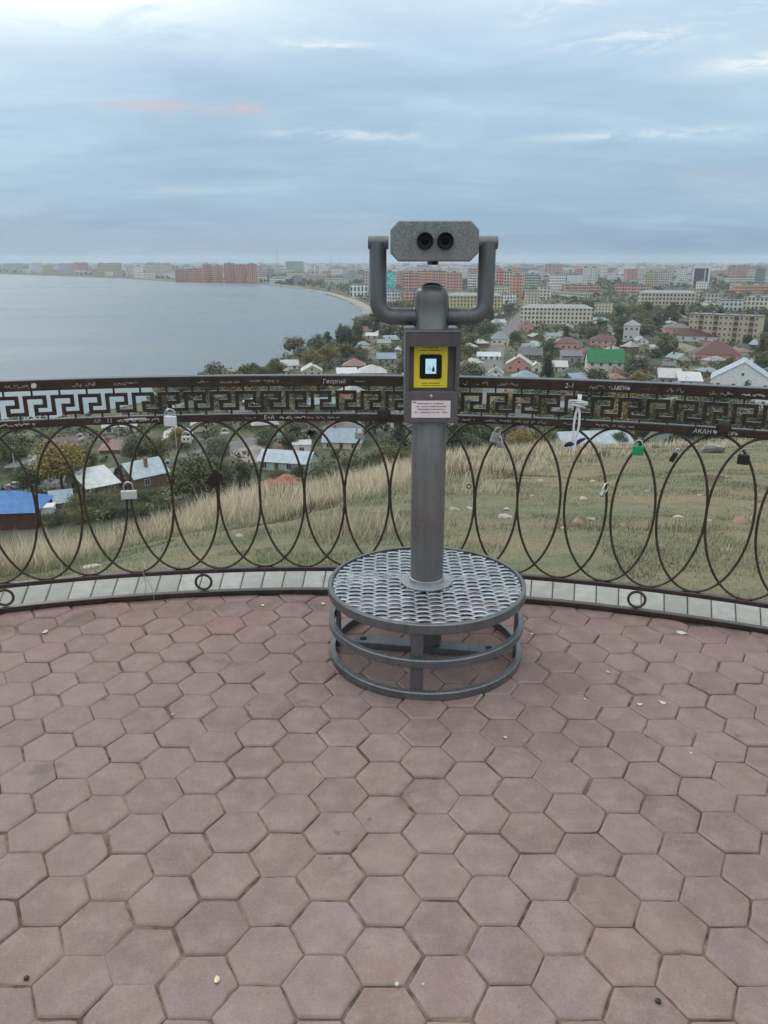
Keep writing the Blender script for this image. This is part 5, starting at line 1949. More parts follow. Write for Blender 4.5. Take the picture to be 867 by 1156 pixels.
def build_trees():
    # those one can tell apart
    T = [  # column, top line, height, width/height factor, kind, tone, label
        (62, 489, 13.5, 1.05, 'broad', 'olive', 'tall yellow green tree between the weathered house and the blue roof'),
        (30, 520, 7.5, 1.2, 'broad', 'mid', 'green tree at the roadside behind the bright blue roof'),
        (213, 503, 13.0, 1.0, 'broad', 'mid', 'big olive green tree under the small silver padlock'),
        (232, 512, 9.5, 1.0, 'broad', 'dark', 'dark green tree touching the big olive green tree'),
        (250, 522, 8.0, 0.9, 'broad', 'dark', 'dark tree beside the long rusty padlock'),
        (273, 515, 9.5, 0.75, 'tall', 'dark', 'upright dark tree at the edge of the dirt yard'),
        (82, 556, 4.6, 1.25, 'bush', 'mid', 'broad green bush right of the bright blue roof'),
        (104, 553, 4.8, 1.25, 'bush', 'dark', 'dark bush below the steep pale sheet roof'),
        (124, 551, 5.0, 1.2, 'bush', 'mid', 'bush below and right of the steep pale sheet roof'),
        (146, 552, 4.4, 1.2, 'bush', 'dark', 'dark bush in front of the timber gable house'),
        (165, 549, 4.2, 1.2, 'bush', 'dark', 'second dark bush in front of the timber gable house'),
        (60, 574, 3.4, 1.3, 'bush', 'dark', 'dark bush at the foot of the white kiosk'),
        (92, 569, 3.8, 1.4, 'bush', 'mid', 'green bush on the hill foot under the steep pale roof'),
        (122, 564, 3.8, 1.4, 'bush', 'dark', 'dark bush on the hill foot under the wide padlock'),
        (150, 563, 3.6, 1.4, 'bush', 'mid', 'green bush on the hill foot before the timber gable house'),
        (182, 556, 3.6, 1.4, 'bush', 'mid', 'low bush between timber gable house and big olive tree'),
        (312, 527, 3.8, 1.0, 'bush', 'mid', 'green bush before the sky blue bungalow'),
        (336, 522, 3.8, 0.9, 'bush', 'dark', 'dark bush behind the red earth heap'),
        (366, 522, 4.5, 1.1, 'bush', 'mid', 'spreading bush below the long beige house'),
        (392, 516, 6.0, 1.1, 'broad', 'dark', 'dark round tree right below the long beige house'),
        (418, 508, 8.0, 1.1, 'broad', 'mid', 'green tree right of the long beige house'),
        (444, 498, 10.0, 1.0, 'broad', 'mid', 'leafy tree just left of the grey column'),
        (458, 505, 8.0, 1.0, 'broad', 'olive', 'yellowing tree partly behind the grey column'),
        (514, 478, 11.0, 1.15, 'conifer', 'conifer', 'dark spruce just right of the grey column'),
        (530, 484, 8.5, 1.0, 'broad', 'grey', 'grey green tree beside the dark spruce'),
        (552, 480, 8.5, 1.1, 'broad', 'dark', 'dark tree between spruce and olive bushes'),
        (590, 482, 7.5, 1.3, 'broad', 'olive', 'wide olive bush-like tree over the grassy brow'),
        (618, 484, 7.0, 1.2, 'broad', 'mid', 'green tree right of the wide olive tree over the brow'),
        (700, 486, 6.0, 1.0, 'broad', 'dark', 'dark tree against the wide pale blue roof'),
        (150, 487, 8.5, 1.1, 'broad', 'mid', 'green tree beyond the road under the white padlock'),
        (176, 492, 7.0, 1.2, 'broad', 'mid', 'low green tree beyond the road by the timber gable house'),
        (245, 490, 8.0, 1.1, 'broad', 'grey', 'grey green tree across the road from the dirt yard'),
        (300, 480, 7.5, 1.1, 'broad', 'grey', 'grey green tree behind the dirt yard'),
        (325, 487, 5.5, 1.1, 'broad', 'dark', 'dark tree beside the flat-roofed garage'),
        (95, 500, 8.0, 1.0, 'broad', 'mid', 'green tree behind the tall yellow green tree'),
        (10, 486, 10.0, 1.0, 'broad', 'mid', 'green lakeside tree at the frame edge'),
        (200, 478, 7.0, 1.1, 'broad', 'olive', 'yellowing tree behind the small silver padlock'),
        (620, 400, 13.0, 1.0, 'conifer', 'conifer', 'dark pointed spruce standing before the salmon house'),
        (394, 367, 15, 1.0, 'broad', 'dark', 'tall dark tree at the shore below the bay bend'),
        (370, 384, 13, 1.1, 'broad', 'olive', 'broad yellow green tree on the lake shore'),
        (352, 391, 11, 1.1, 'broad', 'olive', 'smaller yellow green tree on the lake shore'),
        (312, 403, 9, 1.1, 'broad', 'mid', 'bright green tree standing on the shore over the handrail'),
        (297, 412, 7.5, 1.3, 'broad', 'dark', 'dark tree nearest the water over the handrail'),
    ]
    for i, (px, top, h, ws, kind, tone, lab) in enumerate(T):
        dv = ray(px, top)
        t = (PLAIN + h - CAM_H) / dv.z
        x, y = dv.x * t, dv.y * t
        plant(kind, tone, x, y, h, ws, i % 3, True, lab, 'trees and bushes below the hill', z=min(land(x, y), PLAIN + 3))
        OCC.append((x, y, 0.30 * h * ws))
    HEROES.append((-40, 440, 128, 476, 330))          # the bay shows between the keys here
    HEROES.append((128, 444, 160, 462, 330))
    # the gardens and streets of the low town
    rng = random.Random(31)
    n_house = n_tree = 0
    tries = 0
    HC = ['white', 'cream', 'beige', 'grey', 'brown', 'beige', 'pale', 'wood', 'cream', 'grey', 'brick']
    RCs = ['grey', 'lightgrey', 'slate', 'slate', 'brown', 'grey', 'bluegrey', 'rust', 'teal', 'grey', 'darkgreen', 'brown']
    rname = {'lightgrey': 'light grey', 'bluegrey': 'blue grey', 'skyblue': 'sky blue', 'darkgreen': 'dark green'}
    wname = {'wood': 'timber', 'brick': 'red brick', 'salmon': 'orange', 'pale': 'off-white'}
    while n_house < 165 and tries < 26000:
        tries += 1
        d = 215 + 560 * rng.random() ** 0.8
        a = math.radians(rng.uniform(-30, 30))
        x, y = d * math.sin(a), d * math.cos(a)
        px, py, zc = pix(x, y, PLAIN)
        if not -15 < px < 885 or in_lake(x, y) or by_road(x, y) or in_lake(x - 8, y) : continue
        w, dp = rng.uniform(6.5, 10.5), rng.uniform(6, 8.5)
        if not free(x, y, w * 0.45): continue
        h = rng.uniform(3.6, 5.4) if rng.random() < 0.88 else rng.uniform(6.6, 7.6)
        if blocks_hero(x, y, h, w): continue
        wc, rc = rng.choice(HC), rng.choice(RCs)
        st = rng.choice(['gable', 'gable', 'hip', 'hip', 'shed'])
        desc = f"{'tall ' if h > 6.5 else ''}{wname.get(wc, wc)} house, {rname.get(rc, rc)} {'hipped' if st == 'hip' else ('lean-to' if st == 'shed' else 'gable')} roof,"
        house(x, y, w, dp, h, rng.choice([0.35, 0.35 + math.pi / 2]) + rng.gauss(0, 0.10), C[wc], RC[rc], st, 'x', landmark_label(desc, x, y), windows=1 if d < 480 else 0,
              group='houses of the low town', seed=tries, chimney=d < 520)
        OCC.append((x, y, w * 0.55)); n_house += 1
    tries = 0
    while n_tree < 285 and tries < 30000:
        tries += 1
        d = 205 + 640 * rng.random() ** 0.85
        a = math.radians(rng.uniform(-30, 30))
        x, y = d * math.sin(a), d * math.cos(a)
        px, py, zc = pix(x, y, PLAIN)
        if not -12 < px < 880 or in_lake(x, y) or by_road(x, y): continue
        h = rng.uniform(7, 12.5) * (1.15 if d > 450 else 1)
        if not free(x, y, h * 0.10): continue
        if blocks_hero(x, y, h, h * 0.9): continue
        kind, tone = rng.choice([('broad', 'mid'), ('broad', 'dark'), ('broad', 'dark'), ('broad', 'grey'), ('broad', 'grey'), ('broad', 'olive'), ('tall', 'dark'), ('tall', 'grey'), ('conifer', 'conifer'), ('broad', 'mid')])
        desc = f"{TONE[tone]} {'poplar' if kind == 'tall' else ('spruce' if kind == 'conifer' else 'tree')}"
        plant(kind, tone, x, y, h, rng.uniform(0.9, 1.35), rng.randrange(3), False, landmark_label(desc, x, y), 'trees of the low town')
        OCC.append((x, y, h * 0.22)); n_tree += 1
    for p in PROTO.values():
        if p.get('fresh'):
            for ch in list(p.children): bpy.data.objects.remove(ch)
            bpy.data.objects.remove(p)


build_trees()


def build_greenery():
    """Gardens, hedges and far woods that read as one mass between the roofs."""
    rng = np.random.default_rng(77)
    out = {'mid': [], 'dark': [], 'grey': []}
    # low scrub and hedges in the near town, then tree masses out to the plain
    for zone, n, d0, d1, h0, h1, leaves, lf in (('near', 3700, 160, 900, 1.8, 5.2, 54, 0.52), ('middle', 1900, 560, 2100, 5.0, 10.0, 26, 1.5), ('far', 2300, 1700, 7500, 5, 10, 9, 4.2)):
        cnt = 0
        tries = 0
        while cnt < n and tries < n * 14:
            tries += 1
            d = d0 + (d1 - d0) * rng.random() ** (0.8 if zone != 'far' else 1.1)
            a = math.radians(rng.uniform(-31, 31))
            x, y = d * math.sin(a), d * math.cos(a)
            px, py, zc = pix(x, y, PLAIN)
            if in_lake(x, y) or (zone != 'far' and by_road(x, y)): continue
            h = rng.uniform(h0, h1)
            if zone == 'near' and not free(x, y, 0.5): continue
            if zone == 'near' and blocks_hero(x, y, h, h * 1.5, 0): continue
            if zone == 'middle' and (not free(x, y, 3.0) or blocks_hero(x, y, h, h, 0)): continue
            if zone == 'far' and blocks_hero(x, y, h, h, 0): continue
            w = h * rng.uniform(0.9, 1.9) if zone != 'far' else rng.uniform(14, 55)
            k = 4 if zone != 'far' else 5
            cs = np.c_[rng.normal(size=k) * w * 0.28, rng.normal(size=k) * w * 0.28, h * rng.uniform(0.3, 0.72, k)] + np.array([x, y, PLAIN])
            rs = rng.uniform(0.22, 0.36, k) * min(w, h * 1.4)
            v, f = leaf_quads(rng, cs, rs, leaves if zone != 'far' else leaves * 2, lf)
            out[('mid', 'dark', 'grey')[int(rng.integers(0, 3))]].append(v)
            cnt += 1
    for tone, vs in out.items():
        v = np.concatenate(vs)
        o = np_mesh({'mid': 'garden_greenery', 'dark': 'dark_greenery', 'grey': 'pale_greenery'}[tone], v, np.arange(len(v)).reshape(-1, 4), FOL[tone])
        tag(o, {'mid': 'green mass of gardens and street trees between the roofs', 'dark': 'dark mass of gardens and far woods across the town', 'grey': 'pale grey green mass of shrubs and far trees'}[tone], 'greenery', kind='stuff')


build_greenery()


def build_city():
    """Apartment blocks between the named ones, out to the horizon."""
    rng = random.Random(91)
    cols = ['cream', 'white', 'beige', 'pale', 'pink', 'grey', 'cream', 'salmon', 'white', 'white', 'beige', 'pale', 'cream', 'white']
    cname = {'palegreen': 'pale green', 'salmon': 'orange', 'pale': 'off-white', 'pink': 'rose'}
    n = tries = 0
    while n < 235 and tries < 20000:
        tries += 1
        d = 820 + 3000 * rng.random() ** 1.15
        a = math.radians(rng.uniform(-30, 30))
        x, y = d * math.sin(a), d * math.cos(a)
        px, py, zc = pix(x, y, PLAIN)
        if not -10 < px < 880 or in_lake(x, y) or in_lake(x - 12, y - 12) or by_road(x, y): continue
        if d < 1500 and rng.random() < 0.35: continue
        c = rng.choice(cols)
        tall = rng.random() < (0.10 if d < 1700 else 0.18)
        w, dp, h = (rng.uniform(16, 26), 15, rng.uniform(24, 33)) if tall else (rng.uniform(22, 78), 13, rng.choice([6, 9, 11, 14, 15, 15]))
        if px < 420 and d > 1800: h = min(h, 26)
        if not free(x, y, w * 0.42): continue
        if blocks_hero(x, y, h, w, 0): continue
        far = d > 1900
        wd = 'tall narrow' if tall else ('long' if w > 50 else 'low' if h < 10 else 'compact')
        lab = landmark_label(f"{wd} {cname.get(c, c)} block", x, y)
        band = mul(C[c], 1.25) if c in ('salmon', 'pink') else None
        rz = rng.choice([0.35, 0.35, 0.35 + math.pi / 2]) + rng.gauss(0, 0.12)
        if px < 420: rz = -math.atan2(x, y) + rng.gauss(0, 0.25)
        rf = rng.choice([M_FLAT, M_FLAT, roof_mat(RC['grey']), roof_mat(RC['rust']), roof_mat(RC['lightgrey'])])
        block(x, y, w, dp, h, rz, facade_mat(C[c], (0.045, 0.052, 0.060), rng.choice([3.4, 4.2]), 4.2, 0.52, 0.55, band), lab, 'apartment blocks across the town', rf, seed=n, extras=not far)
        OCC.append((x, y, w * 0.45)); n += 1
    # the low pale row along the far shore
    px = 2.0
    k = 0
    while px < 198:
        w_ = rng.uniform(5, 15)
        foot = np.interp(px, [0, 60, 140, 200], [308.3, 310.3, 313.2, 317.0]) - rng.uniform(0.3, 2.2)
        x, y = pl(px + w_ / 2, foot)
        _, _, zc = pix(x, y, PLAIN)
        w = w_ * zc / F
        if free(x, y, w * 0.40):
            c = rng.choice(['white', 'white', 'cream', 'pale', 'yellow', 'white', 'beige'])
            h = rng.choice([12, 15, 15, 18, 27])
            lab = landmark_label(f"{'long' if w > 32 else 'short'} {cname.get(c, c)} shore block", x, y)
            block(x, y, w, 14, h, -math.atan2(x, y) + rng.gauss(0, 0.15), facade_mat(C[c], (0.045, 0.052, 0.060), 4.2, 4.2, 0.45, 0.5), lab, 'pale blocks along the far shore', rng.choice([M_FLAT, roof_mat(RC['grey'])]), seed=k, extras=False)
            OCC.append((x, y, w * 0.45)); k += 1
        px += w_ + rng.uniform(0.5, 3.5)
    # far out they merge: one mass of blocks on the plain
    mb = MB()
    for k in range(900):
        d = 3000 + 6500 * rng.random() ** 1.2
        a = math.radians(rng.uniform(-31, 31))
        x, y = d * math.sin(a), d * math.cos(a)
        if in_lake(x, y): continue
        mb.box((x, y, PLAIN + 6), (rng.uniform(20, 90), 14, rng.choice([12, 12, 16, 18, 30])), rng.uniform(0, 3.1), mat=rng.randrange(4))
    o = mb.build('far_city', [facade_mat(C['white']), facade_mat(C['beige']), facade_mat(C['pink']), M_FLAT])
    tag(o, 'faint mass of far city blocks merging toward the horizon', 'city', kind='stuff')
    # chimneys and masts
    mw = house_mat((0.50, 0.49, 0.47))

    def stack(px, top, foot, r, lab, name='factory_chimney', cat='chimney', lattice=False):
        x, y = pl(px, foot)
        _, _, zc = pix(x, y, PLAIN)
        h = (foot - top) * zc / F
        root = empty(name, (x, y, PLAIN))
        tag(root, lab, cat)
        m = MB()
        if lattice:
            for q in range(3):
                an = q * 2.094
                m.tube([(r * 3 * math.cos(an), r * 3 * math.sin(an), 0), (0.3 * math.cos(an), 0.3 * math.sin(an), h)], [0.5, 0.35], 4)
            for q in range(1, 12):
                k = r * 3 * (1 - q / 12) + 0.3
                m.tube([(k * math.cos(an), k * math.sin(an), h * q / 12) for an in (0, 2.094, 4.189)], 0.25, 4, closed=True)
        else:
            m.lathe([(r, 0), (r * 0.62, h), (r * 0.5, h), (r * 0.5, h - 1)], 16)
        m.build('shaft', mw if not lattice else house_mat((0.30, 0.20, 0.18)), root)
    stack(345.5, 297, 313, 2.2, 'slim white factory chimney left of two others behind the bay')
    stack(355.5, 299, 313, 2.2, 'slim white factory chimney in the middle of three behind the bay')
    stack(361, 298, 313, 2.2, 'slim white factory chimney right of two others behind the bay')
    stack(463, 291, 308, 2.2, 'thin chimney over the red brick tower between the fork arms')
    stack(467, 290, 308, 2.2, 'second thin chimney over the red brick tower between the fork arms')
    stack(313, 280, 303, 1.6, 'tall lattice mast rising alone over the far shore', 'radio_mast', 'mast', True)
    stack(374, 289, 306, 1.6, 'shorter lattice mast right of the slim chimneys', 'radio_mast', 'mast', True)
    for (a, b, y_, lab) in ((180, 203, 294, 'long white hall shining on the far skyline over brick shore blocks'), (268, 290, 296, 'long pale hall on the skyline over the tallest shore block'),
                            (692, 722, 309.5, 'long white hall roof beyond a dark wood'), (364, 375, 317, 'white hall roof by the bay road'), (560, 572, 300, 'pale hall on the skyline beside the brown orange tower')):
        x, y, w, d, h, ang, dist = spot_box(a, b, y_ - 1.6, y_ + 0.8, 30)
        block(x, y, w, 30, 8, -math.atan2(x, y), house_mat(C['white']), lab, None, house_mat((0.70, 0.70, 0.68)), 'hall', 'industrial_hall', False)


build_city()


def build_street_life():
    mp = house_mat((0.42, 0.41, 0.38))
    for i, (px, D, h) in enumerate(((7, 185, 8), (78, 178, 8), (131, 205, 8.5), (196, 212, 8), (348, 214, 8), (398, 232, 8), (735, 300, 9), (560, 330, 9), (690, 345, 9), (612, 300, 9), (770, 300, 8.5), (320, 420, 9))):
        x, y = on_plain(px, D)
        root = empty('utility_pole', (x, y, land(x, y)))
        nm = min(LANDMARKS, key=lambda l: (l[0] - x) ** 2 + (l[1] - y) ** 2)[2]
        tag(root, landmark_label('thin pale utility pole', x, y), 'utility pole', 'utility poles along the streets')
        m = MB(); m.tube([(0, 0, 0), (0.03, 0, h)], [0.15, 0.10], 8); m.build('pole', mp, root)
        m = MB(); m.box((0, 0, h - 0.6), (1.7, 0.1, 0.12))
        for q in (-0.75, 0, 0.75): m.lathe([(0.05, 0.05), (0.06, 0.25), (0.0001, 0.27)], 8, 0, Matrix.Translation((q, 0, h - 0.6)))
        m.build('cross_arm', mp, root)
    tyre = plain_mat('tyre', (0.015, 0.015, 0.015), 0.9)
    for i, (px, py, c, rz, lab) in enumerate(((183, 523.5, (0.42, 0.52, 0.60), 0.45, 'pale blue car on the road behind the timber gable house'), (305, 512, (0.035, 0.032, 0.03), -0.5, 'dark car parked in the dirt yard'),
                                              (318, 516, (0.55, 0.55, 0.53), -0.4, 'light grey car parked in the dirt yard'), (20, 551, (0.5, 0.5, 0.5), 0.3, 'silver car on the road behind the bright blue roof'))):
        x, y = pl(px, py)
        root = empty('parked_car', (x, y, PLAIN + 0.07), rz)
        tag(root, lab, 'car', 'cars below the hill')
        body = plain_mat('car_paint', c, 0.25, 0.1, 0.05, 1, 0.6)
        m = MB()
        prof = [(-2.1, 0.30), (2.1, 0.30), (2.15, 0.55), (2.0, 0.78), (1.1, 0.92), (-1.6, 0.95), (-2.1, 0.88), (-2.15, 0.55)]
        m.prism(prof, -0.85, 0.85, lambda u, v, w: (u, -w, v))
        m.build('body', body, root)
        m = MB()
        fn = [(1.05, 0.90, 0.80), (0.45, 1.42, 0.64), (-1.0, 1.42, 0.64), (-1.65, 0.92, 0.80)]
        vs = [(a, s_ * w, b) for s_ in (-1, 1) for a, b, w in fn]
        m.add(vs, [(0, 1, 2, 3)[::-1], (4, 5, 6, 7), (0, 4, 5, 1)[::-1], (2, 6, 7, 3)[::-1]], 1)
        m.add([vs[k] for k in (1, 5, 6, 2)], [(3, 2, 1, 0)], 0)
        m.build('cabin', [body, M_GLASS], root)
        for sx in (-1.3, 1.3):
            for sy in (-0.80, 0.80):
                m = MB(); m.lathe([(0.0001, -0.1), (0.31, -0.1), (0.31, 0.1), (0.0001, 0.1)], 16, 0, Matrix.Translation((sx, sy, 0.31)) @ Matrix.Rotation(math.pi / 2, 4, 'X'))
                m.build('wheel', tyre, root)
    # red earth heap, and the reddish mound by the spruce
    red = plain_mat('red_clay', (0.26, 0.115, 0.085), 0.95, 0, 0.2, 0.8)
    rng = np.random.default_rng(5)
    for px, top, h, w, lab in ((322, 535, 2.6, 9.5, 'red earth heap behind the grassy brow'), (511, 505, 2.4, 8.0, 'reddish earth heap beside the dark spruce')):
        dv = ray(px, top)
        t = (PLAIN + h - CAM_H) / dv.z
        x, y = dv.x * t, dv.y * t
        n = 20
        vs, fs = [], []
        for i in range(n + 1):
            for j in range(n + 1):
                u, v = i / n * 2 - 1, j / n * 2 - 1
                q = max(0.0, 1 - math.hypot(u, v)) ** 0.8
                vs.append((u * w * 0.75, v * w * 0.6, h * q + (0.18 * rng.normal() if q > 0 else -0.3)))
        for i in range(n):
            for j in range(n):
                fs.append((i * (n + 1) + j, (i + 1) * (n + 1) + j, (i + 1) * (n + 1) + j + 1, i * (n + 1) + j + 1))
        m = MB(); m.add(vs, fs, 0, True)
        o = m.build('earth_heap', red); o.location = (x, y, PLAIN - 0.2)
        tag(o, lab, 'earth heap')
    for px, py, ln, rz, c, lab in ((436, 527, 9, 0.3, (0.30, 0.09, 0.06), 'red board fence behind the brow left of the column'), (380, 528, 14, 0.1, (0.30, 0.29, 0.27), 'pale plank fence by the sky blue bungalow'), (345, 494, 14, -0.3, (0.22, 0.17, 0.12), 'brown board fence along the dirt yard')):
        x, y = pl(px, py)
        root = empty('garden_fence', (x, y, PLAIN), rz)
        tag(root, lab, 'fence')
        m = MB()
        for k in range(int(ln / 0.5)): m.box((-ln / 2 + 0.25 + k * 0.5, 0, 0.85), (0.46, 0.04, 1.7))
        m.build('boards', house_mat(c), root)
        for k in range(int(ln / 3) + 1):
            m = MB(); m.box((-ln / 2 + k * 3, 0.09, 0.9), (0.12, 0.12, 1.9)); m.build('post', house_mat(mul(c, 0.7)), root)


build_street_life()


# ------------------------------------------------------------------ the grassy slope
def mat_grass():
    t = NT('grass_blades')
    at_ = t.n('ShaderNodeVertexColor'); at_.layer_name = 'tint'
    return t.out(at_.outputs[0], 0.8, 0, 0.2)


def vnoise(x, y, s, seed):
    """Cheap smooth value noise for numpy arrays."""
    rng = np.random.default_rng(seed)
    g = rng.random((64, 64))
    u, v = x / s, y / s
    i, j = np.floor(u).astype(int), np.floor(v).astype(int)
    fu, fv = u - i, v - j
    fu, fv = fu * fu * (3 - 2 * fu), fv * fv * (3 - 2 * fv)
    q = lambda a, b: g[a % 64, b % 64]
    return (q(i, j) * (1 - fu) + q(i + 1, j) * fu) * (1 - fv) + (q(i, j + 1) * (1 - fu) + q(i + 1, j + 1) * fu) * fv


def build_grass():
    rng = np.random.default_rng(12)
    X, Y, TALL = [], [], []

    def sow(n, u0, u1, a0, a1, power=1.0):
        u = u0 + (u1 - u0) * rng.random(n) ** power
        a = rng.uniform(a0, a1, n)
        r = RF + 0.40 + u
        return CX + r * np.sin(a), CY + r * np.cos(a), u, a
    parts = [sow(90000, 0, 3.2, -0.50, 0.58), sow(130000, 2.5, 11, -0.62, 0.66), sow(150000, 8, 34, -0.62, 0.66)]
    x, y, u, a = [np.concatenate([p[k] for p in parts]) for k in range(4)]
    ridge = np.interp(a, [-1.2, -0.6, -0.42, -0.2, 0.0, 0.2, 0.42, 0.6, 1.2], [4.0, 5.2, 6.6, 9.5, 13.0, 19.0, 26.0, 32.0, 40.0])
    keep = u < ridge + 7
    x, y, u, a, ridge = x[keep], y[keep], u[keep], a[keep], ridge[keep]
    t = u / ridge
    patch = 0.6 * vnoise(x, y, 1.7, 1) + 0.4 * vnoise(x, y, 0.6, 2)
    # tall straw grass over the brow on the left and in the middle, grazed turf near the railing and to the right
    lim = np.interp(a, [-0.6, -0.2, 0.0, 0.13, 0.25, 0.6], [0.17, 0.18, 0.19, 0.34, 0.80, 0.95])
    tall = np.clip((t - lim + (patch - 0.5) * 0.95) / 0.34, 0, 1)
    bare = vnoise(x, y, 0.9, 3) * 0.6 + vnoise(x, y, 0.33, 4) * 0.4
    keep = ~((tall < 0.3) & (bare > 0.56) & (rng.random(len(x)) < 0.92))
    x, y, u, a, t, tall, patch = [q[keep] for q in (x, y, u, a, t, tall, patch)]
    n = len(x)
    z = terrain(x, y)
    clump = vnoise(x, y, 0.35, 5)
    dist = np.hypot(x, y)
    hgt = (0.014 + 0.040 * rng.random(n) * (0.3 + clump)) * (1 - tall) + tall * (0.13 + 0.27 * rng.random(n) ** 1.4) * (0.45 + 0.95 * clump)
    wid = np.maximum(0.0028 * (1 - tall) + 0.0038 * tall, dist * 0.00050) * rng.uniform(0.7, 1.3, n)
    ang = rng.uniform(0, 2 * np.pi, n)
    lean = hgt * rng.uniform(0.1, 0.75, n)
    dx, dy = np.cos(ang), np.sin(ang)
    lx, ly = np.cos(ang + 1.57 + rng.normal(size=n) * 0.6), np.sin(ang + 1.57 + rng.normal(size=n) * 0.6)
    base = np.c_[x, y, z - 0.01]
    v0 = base - np.c_[dx, dy, 0 * x] * wid[:, None]
    v1 = base + np.c_[dx, dy, 0 * x] * wid[:, None]
    v2 = base + np.c_[lx * lean + 0.08 * hgt, ly * lean, hgt]
    v = np.stack([v0, v1, v2], 1).reshape(-1, 3)
    straw = np.array([0.69, 0.60, 0.47]); straw2 = np.array([0.56, 0.49, 0.36]); green = np.array([0.165, 0.205, 0.118]); green2 = np.array([0.25, 0.275, 0.175]); brown = np.array([0.135, 0.10, 0.075])
    r1, r2 = rng.random(n)[:, None], rng.random(n)[:, None]
    ct = straw * r1 + straw2 * (1 - r1)
    cg = green * r1 + green2 * (1 - r1)
    k = np.clip(tall * 0.9 + (rng.random(n) < 0.15) * 0.6 + (patch - 0.55) * 0.9, 0, 1)[:, None]
    col = cg * (1 - k) + ct * k
    dead = ((vnoise(x, y, 0.8, 8) > 0.66) & (rng.random(n) < 0.6))[:, None]
    col = np.where(dead, brown * (0.7 + 0.8 * r2), col)
    col = col * (0.75 + 0.5 * r2)
    tint = np.repeat(col, 3, axis=0)
    o = np_mesh('grass', v, np.arange(n * 3).reshape(n, 3), mat_grass(), tint)
    tag(o, 'dry straw grass and short green turf on the slope beyond the railing', 'grass', kind='stuff')
    # weeds and dead stalks along the kerb
    V, Fc, Tn = [], [], []
    for (px, py, s, cnt) in ((700, 632, 0.30, 170), (640, 622, 0.18, 70), (545, 612, 0.22, 70), (330, 600, 0.2, 60), (75, 640, 0.2, 60), (770, 650, 0.25, 110), (300, 585, 0.35, 90), (250, 610, 0.3, 60), (585, 585, 0.3, 60)):
        c = at(px, py)
        for q in range(cnt):
            xx, yy = c.x + rng.normal() * s, c.y + rng.normal() * s * 0.5
            if math.hypot(xx - CX, yy - CY) < RF + 0.42: continue
            zz = float(terrain(xx, yy))
            L_ = rng.uniform(0.03, 0.13)
            an, el = rng.uniform(0, 6.28), rng.uniform(0.1, 1.3)
            d = Vector((math.cos(an) * math.cos(el), math.sin(an) * math.cos(el), math.sin(el)))
            w = Vector((-math.sin(an), math.cos(an), 0)) * 0.0025
            p = Vector((xx, yy, zz))
            i = len(V)
            V += [p - w, p + w, p + d * L_]; Fc.append((i, i + 1, i + 2))
            cc = (0.085, 0.062, 0.048) if rng.random() < 0.7 else (0.22, 0.18, 0.12)
            Tn += [cc] * 3
    o = np_mesh('dead_weeds', np.array([tuple(p) for p in V]), np.array(Fc), mat_grass(), np.array(Tn))
    tag(o, 'dead brown weed stalks scattered at the foot of the railing', 'weeds', kind='stuff')


build_grass()


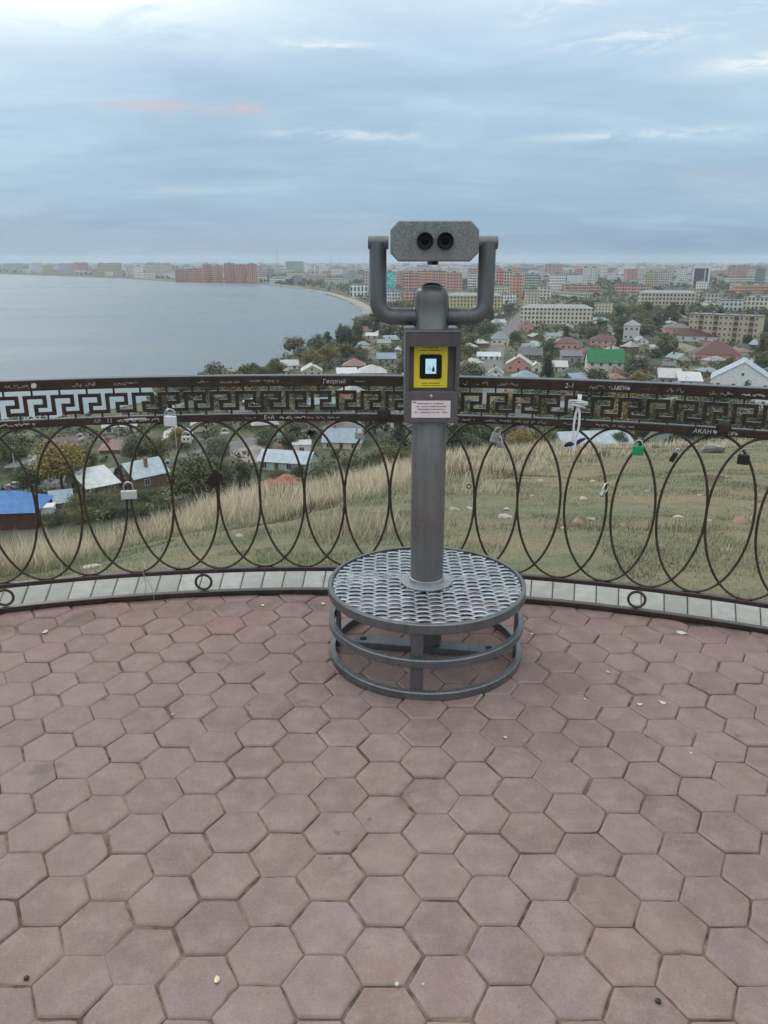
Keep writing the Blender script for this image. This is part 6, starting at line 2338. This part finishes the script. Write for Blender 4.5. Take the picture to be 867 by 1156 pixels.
def build_stones():
    mats = [plain_mat('pale_stone', (0.40, 0.36, 0.31), 0.9, 0, 0.2, 9), plain_mat('brown_stone', (0.24, 0.17, 0.13), 0.9, 0, 0.25, 9), plain_mat('grey_stone', (0.27, 0.265, 0.25), 0.9, 0, 0.2, 9)]
    nm = ['pale', 'brown', 'grey']
    S = [  # px, py, width px, material, label
        (571, 585, 16, 0, 'largest pale stone on the turf right of the column'), (572, 576, 11, 0, 'pale stone leaning behind the largest pale stone'), (513, 576, 14, 0, 'flat pale stone just right of the column'), (531, 575, 9, 0, 'small pale stone beside the flat pale stone'),
        (520, 604, 16, 2, 'grey flat stone low right of the column'), (652, 591, 17, 1, 'brown stone with a pale top in the turf'), (668, 588, 12, 0, 'pale stone touching the brown stone'), (636, 597, 8, 0, 'small pale stone left of the brown stone'),
        (659, 565, 12, 0, 'flat pale stone farther up the turf'), (669, 544, 9, 0, 'little pale stone high on the turf'), (767, 585, 12, 0, 'pale flat stone beneath the green padlock'), (753, 582, 9, 1, 'brown stone beside the pale flat stone'),
        (800, 589, 9, 0, 'small pale chip on the open turf'), (836, 592, 20, 1, 'big brown stone beneath the black padlock'), (801, 511, 26, 2, 'long pale slab lying near the brow'), (845, 615, 7, 0, 'pale pebble near the railing end'),
        (381, 612, 10, 2, 'round grey stone on the turf left of the step'), (371, 617, 12, 2, 'dull grey stone left of the round grey stone'), (352, 620, 10, 2, 'low grey stone under the third oval'), (388, 618, 9, 1, 'brown stone beside the round grey stone'),
        (433, 594, 11, 0, 'pale stone against the column foot'), (425, 596, 8, 0, 'pale pebble left of the column foot'), (445, 592, 8, 2, 'grey pebble touching the column line'), (283, 612, 12, 1, 'brown stone on the turf under the long padlock'),
        (270, 606, 9, 0, 'pale stone above the brown stone under the long padlock'), (246, 617, 10, 2, 'grey stone in thin turf below the long padlock'), (104, 643, 20, 0, 'long cream stone leaning at the rail foot'), (20, 641, 9, 2, 'grey stone at the kerb end'),
        (725, 634, 6, 0, 'pale pebble among dead weeds'), (744, 638, 6, 2, 'grey pebble among dead weeds'), (628, 627, 7, 0, 'pale pebble near the round step'), (610, 543, 6, 0, 'pale pebble in straw grass'), (705, 600, 6, 0, 'white pebble on green turf'), (858, 575, 9, 1, 'brown stone at the frame edge'),
        (600, 560, 5, 0, 'pale chip in the turf'), (789, 560, 6, 0, 'pale chip high on the turf'), (730, 555, 7, 2, 'grey chip high on the turf'), (560, 610, 7, 2, 'grey chip near the step edge'),
        (300, 603, 7, 2, 'grey chip in thin turf'), (206, 627, 8, 2, 'grey chip beside the kerb'), (152, 632, 7, 1, 'brown chip beside the kerb')]
    for i, (px, py, w, m, lab) in enumerate(S):
        c = at(px, py)
        dist = (c - Vector((0, 0, CAM_H))).length
        s = w / F * dist / 2
        rng = np.random.default_rng(200 + i)
        import bmesh
        bm = bmesh.new()
        bmesh.ops.create_icosphere(bm, subdivisions=2, radius=1.0)
        ph = rng.normal(size=(5, 3))
        for v in bm.verts:
            k = 1 + 0.22 * sum(math.sin(2.2 * float(v.co.dot(Vector(tuple(q)))) + j) for j, q in enumerate(ph)) / 2.5
            v.co = Vector((v.co.x * k, v.co.y * k * 0.8, max(-0.35, v.co.z * k * 0.45)))
        me = bpy.data.meshes.new('stone'); bm.to_mesh(me); bm.free()
        me.materials.append(mats[m])
        o = bpy.data.objects.new('stone', me); COL.objects.link(o)
        o.location = (c.x, c.y, c.z + 0.10 * s); o.scale = (s, s, s); o.rotation_euler = (rng.normal() * 0.2, rng.normal() * 0.2, rng.uniform(0, 6.28))
        tag(o, lab, 'stone', 'stones lying on the slope')


build_stones()


# ------------------------------------------------------------------ the hazy air
def build_haze():
    S = 12000.0
    mb = MB()
    z0, z1 = PLAIN - 1.5, 45.0
    mb.box((0, 0, (z0 + z1) / 2), (2 * S, 2 * S, z1 - z0))
    m = bpy.data.materials.new('pale_haze')
    m.use_nodes = True
    nt = m.node_tree
    nt.nodes.clear()
    out = nt.nodes.new('ShaderNodeOutputMaterial')
    pv = nt.nodes.new('ShaderNodeVolumePrincipled')
    pv.inputs['Color'].default_value = (0.74, 0.87, 1.0, 1)
    pv.inputs['Density'].default_value = HAZE
    pv.inputs['Anisotropy'].default_value = 0.0
    nt.links.new(pv.outputs[0], out.inputs['Volume'])
    try: m.cycles.homogeneous_volume = True
    except Exception: pass
    tag(mb.build('haze', m), 'thin blue grey haze over lake and town', 'haze', kind='stuff')


HAZE = 0.9e-4
build_haze()
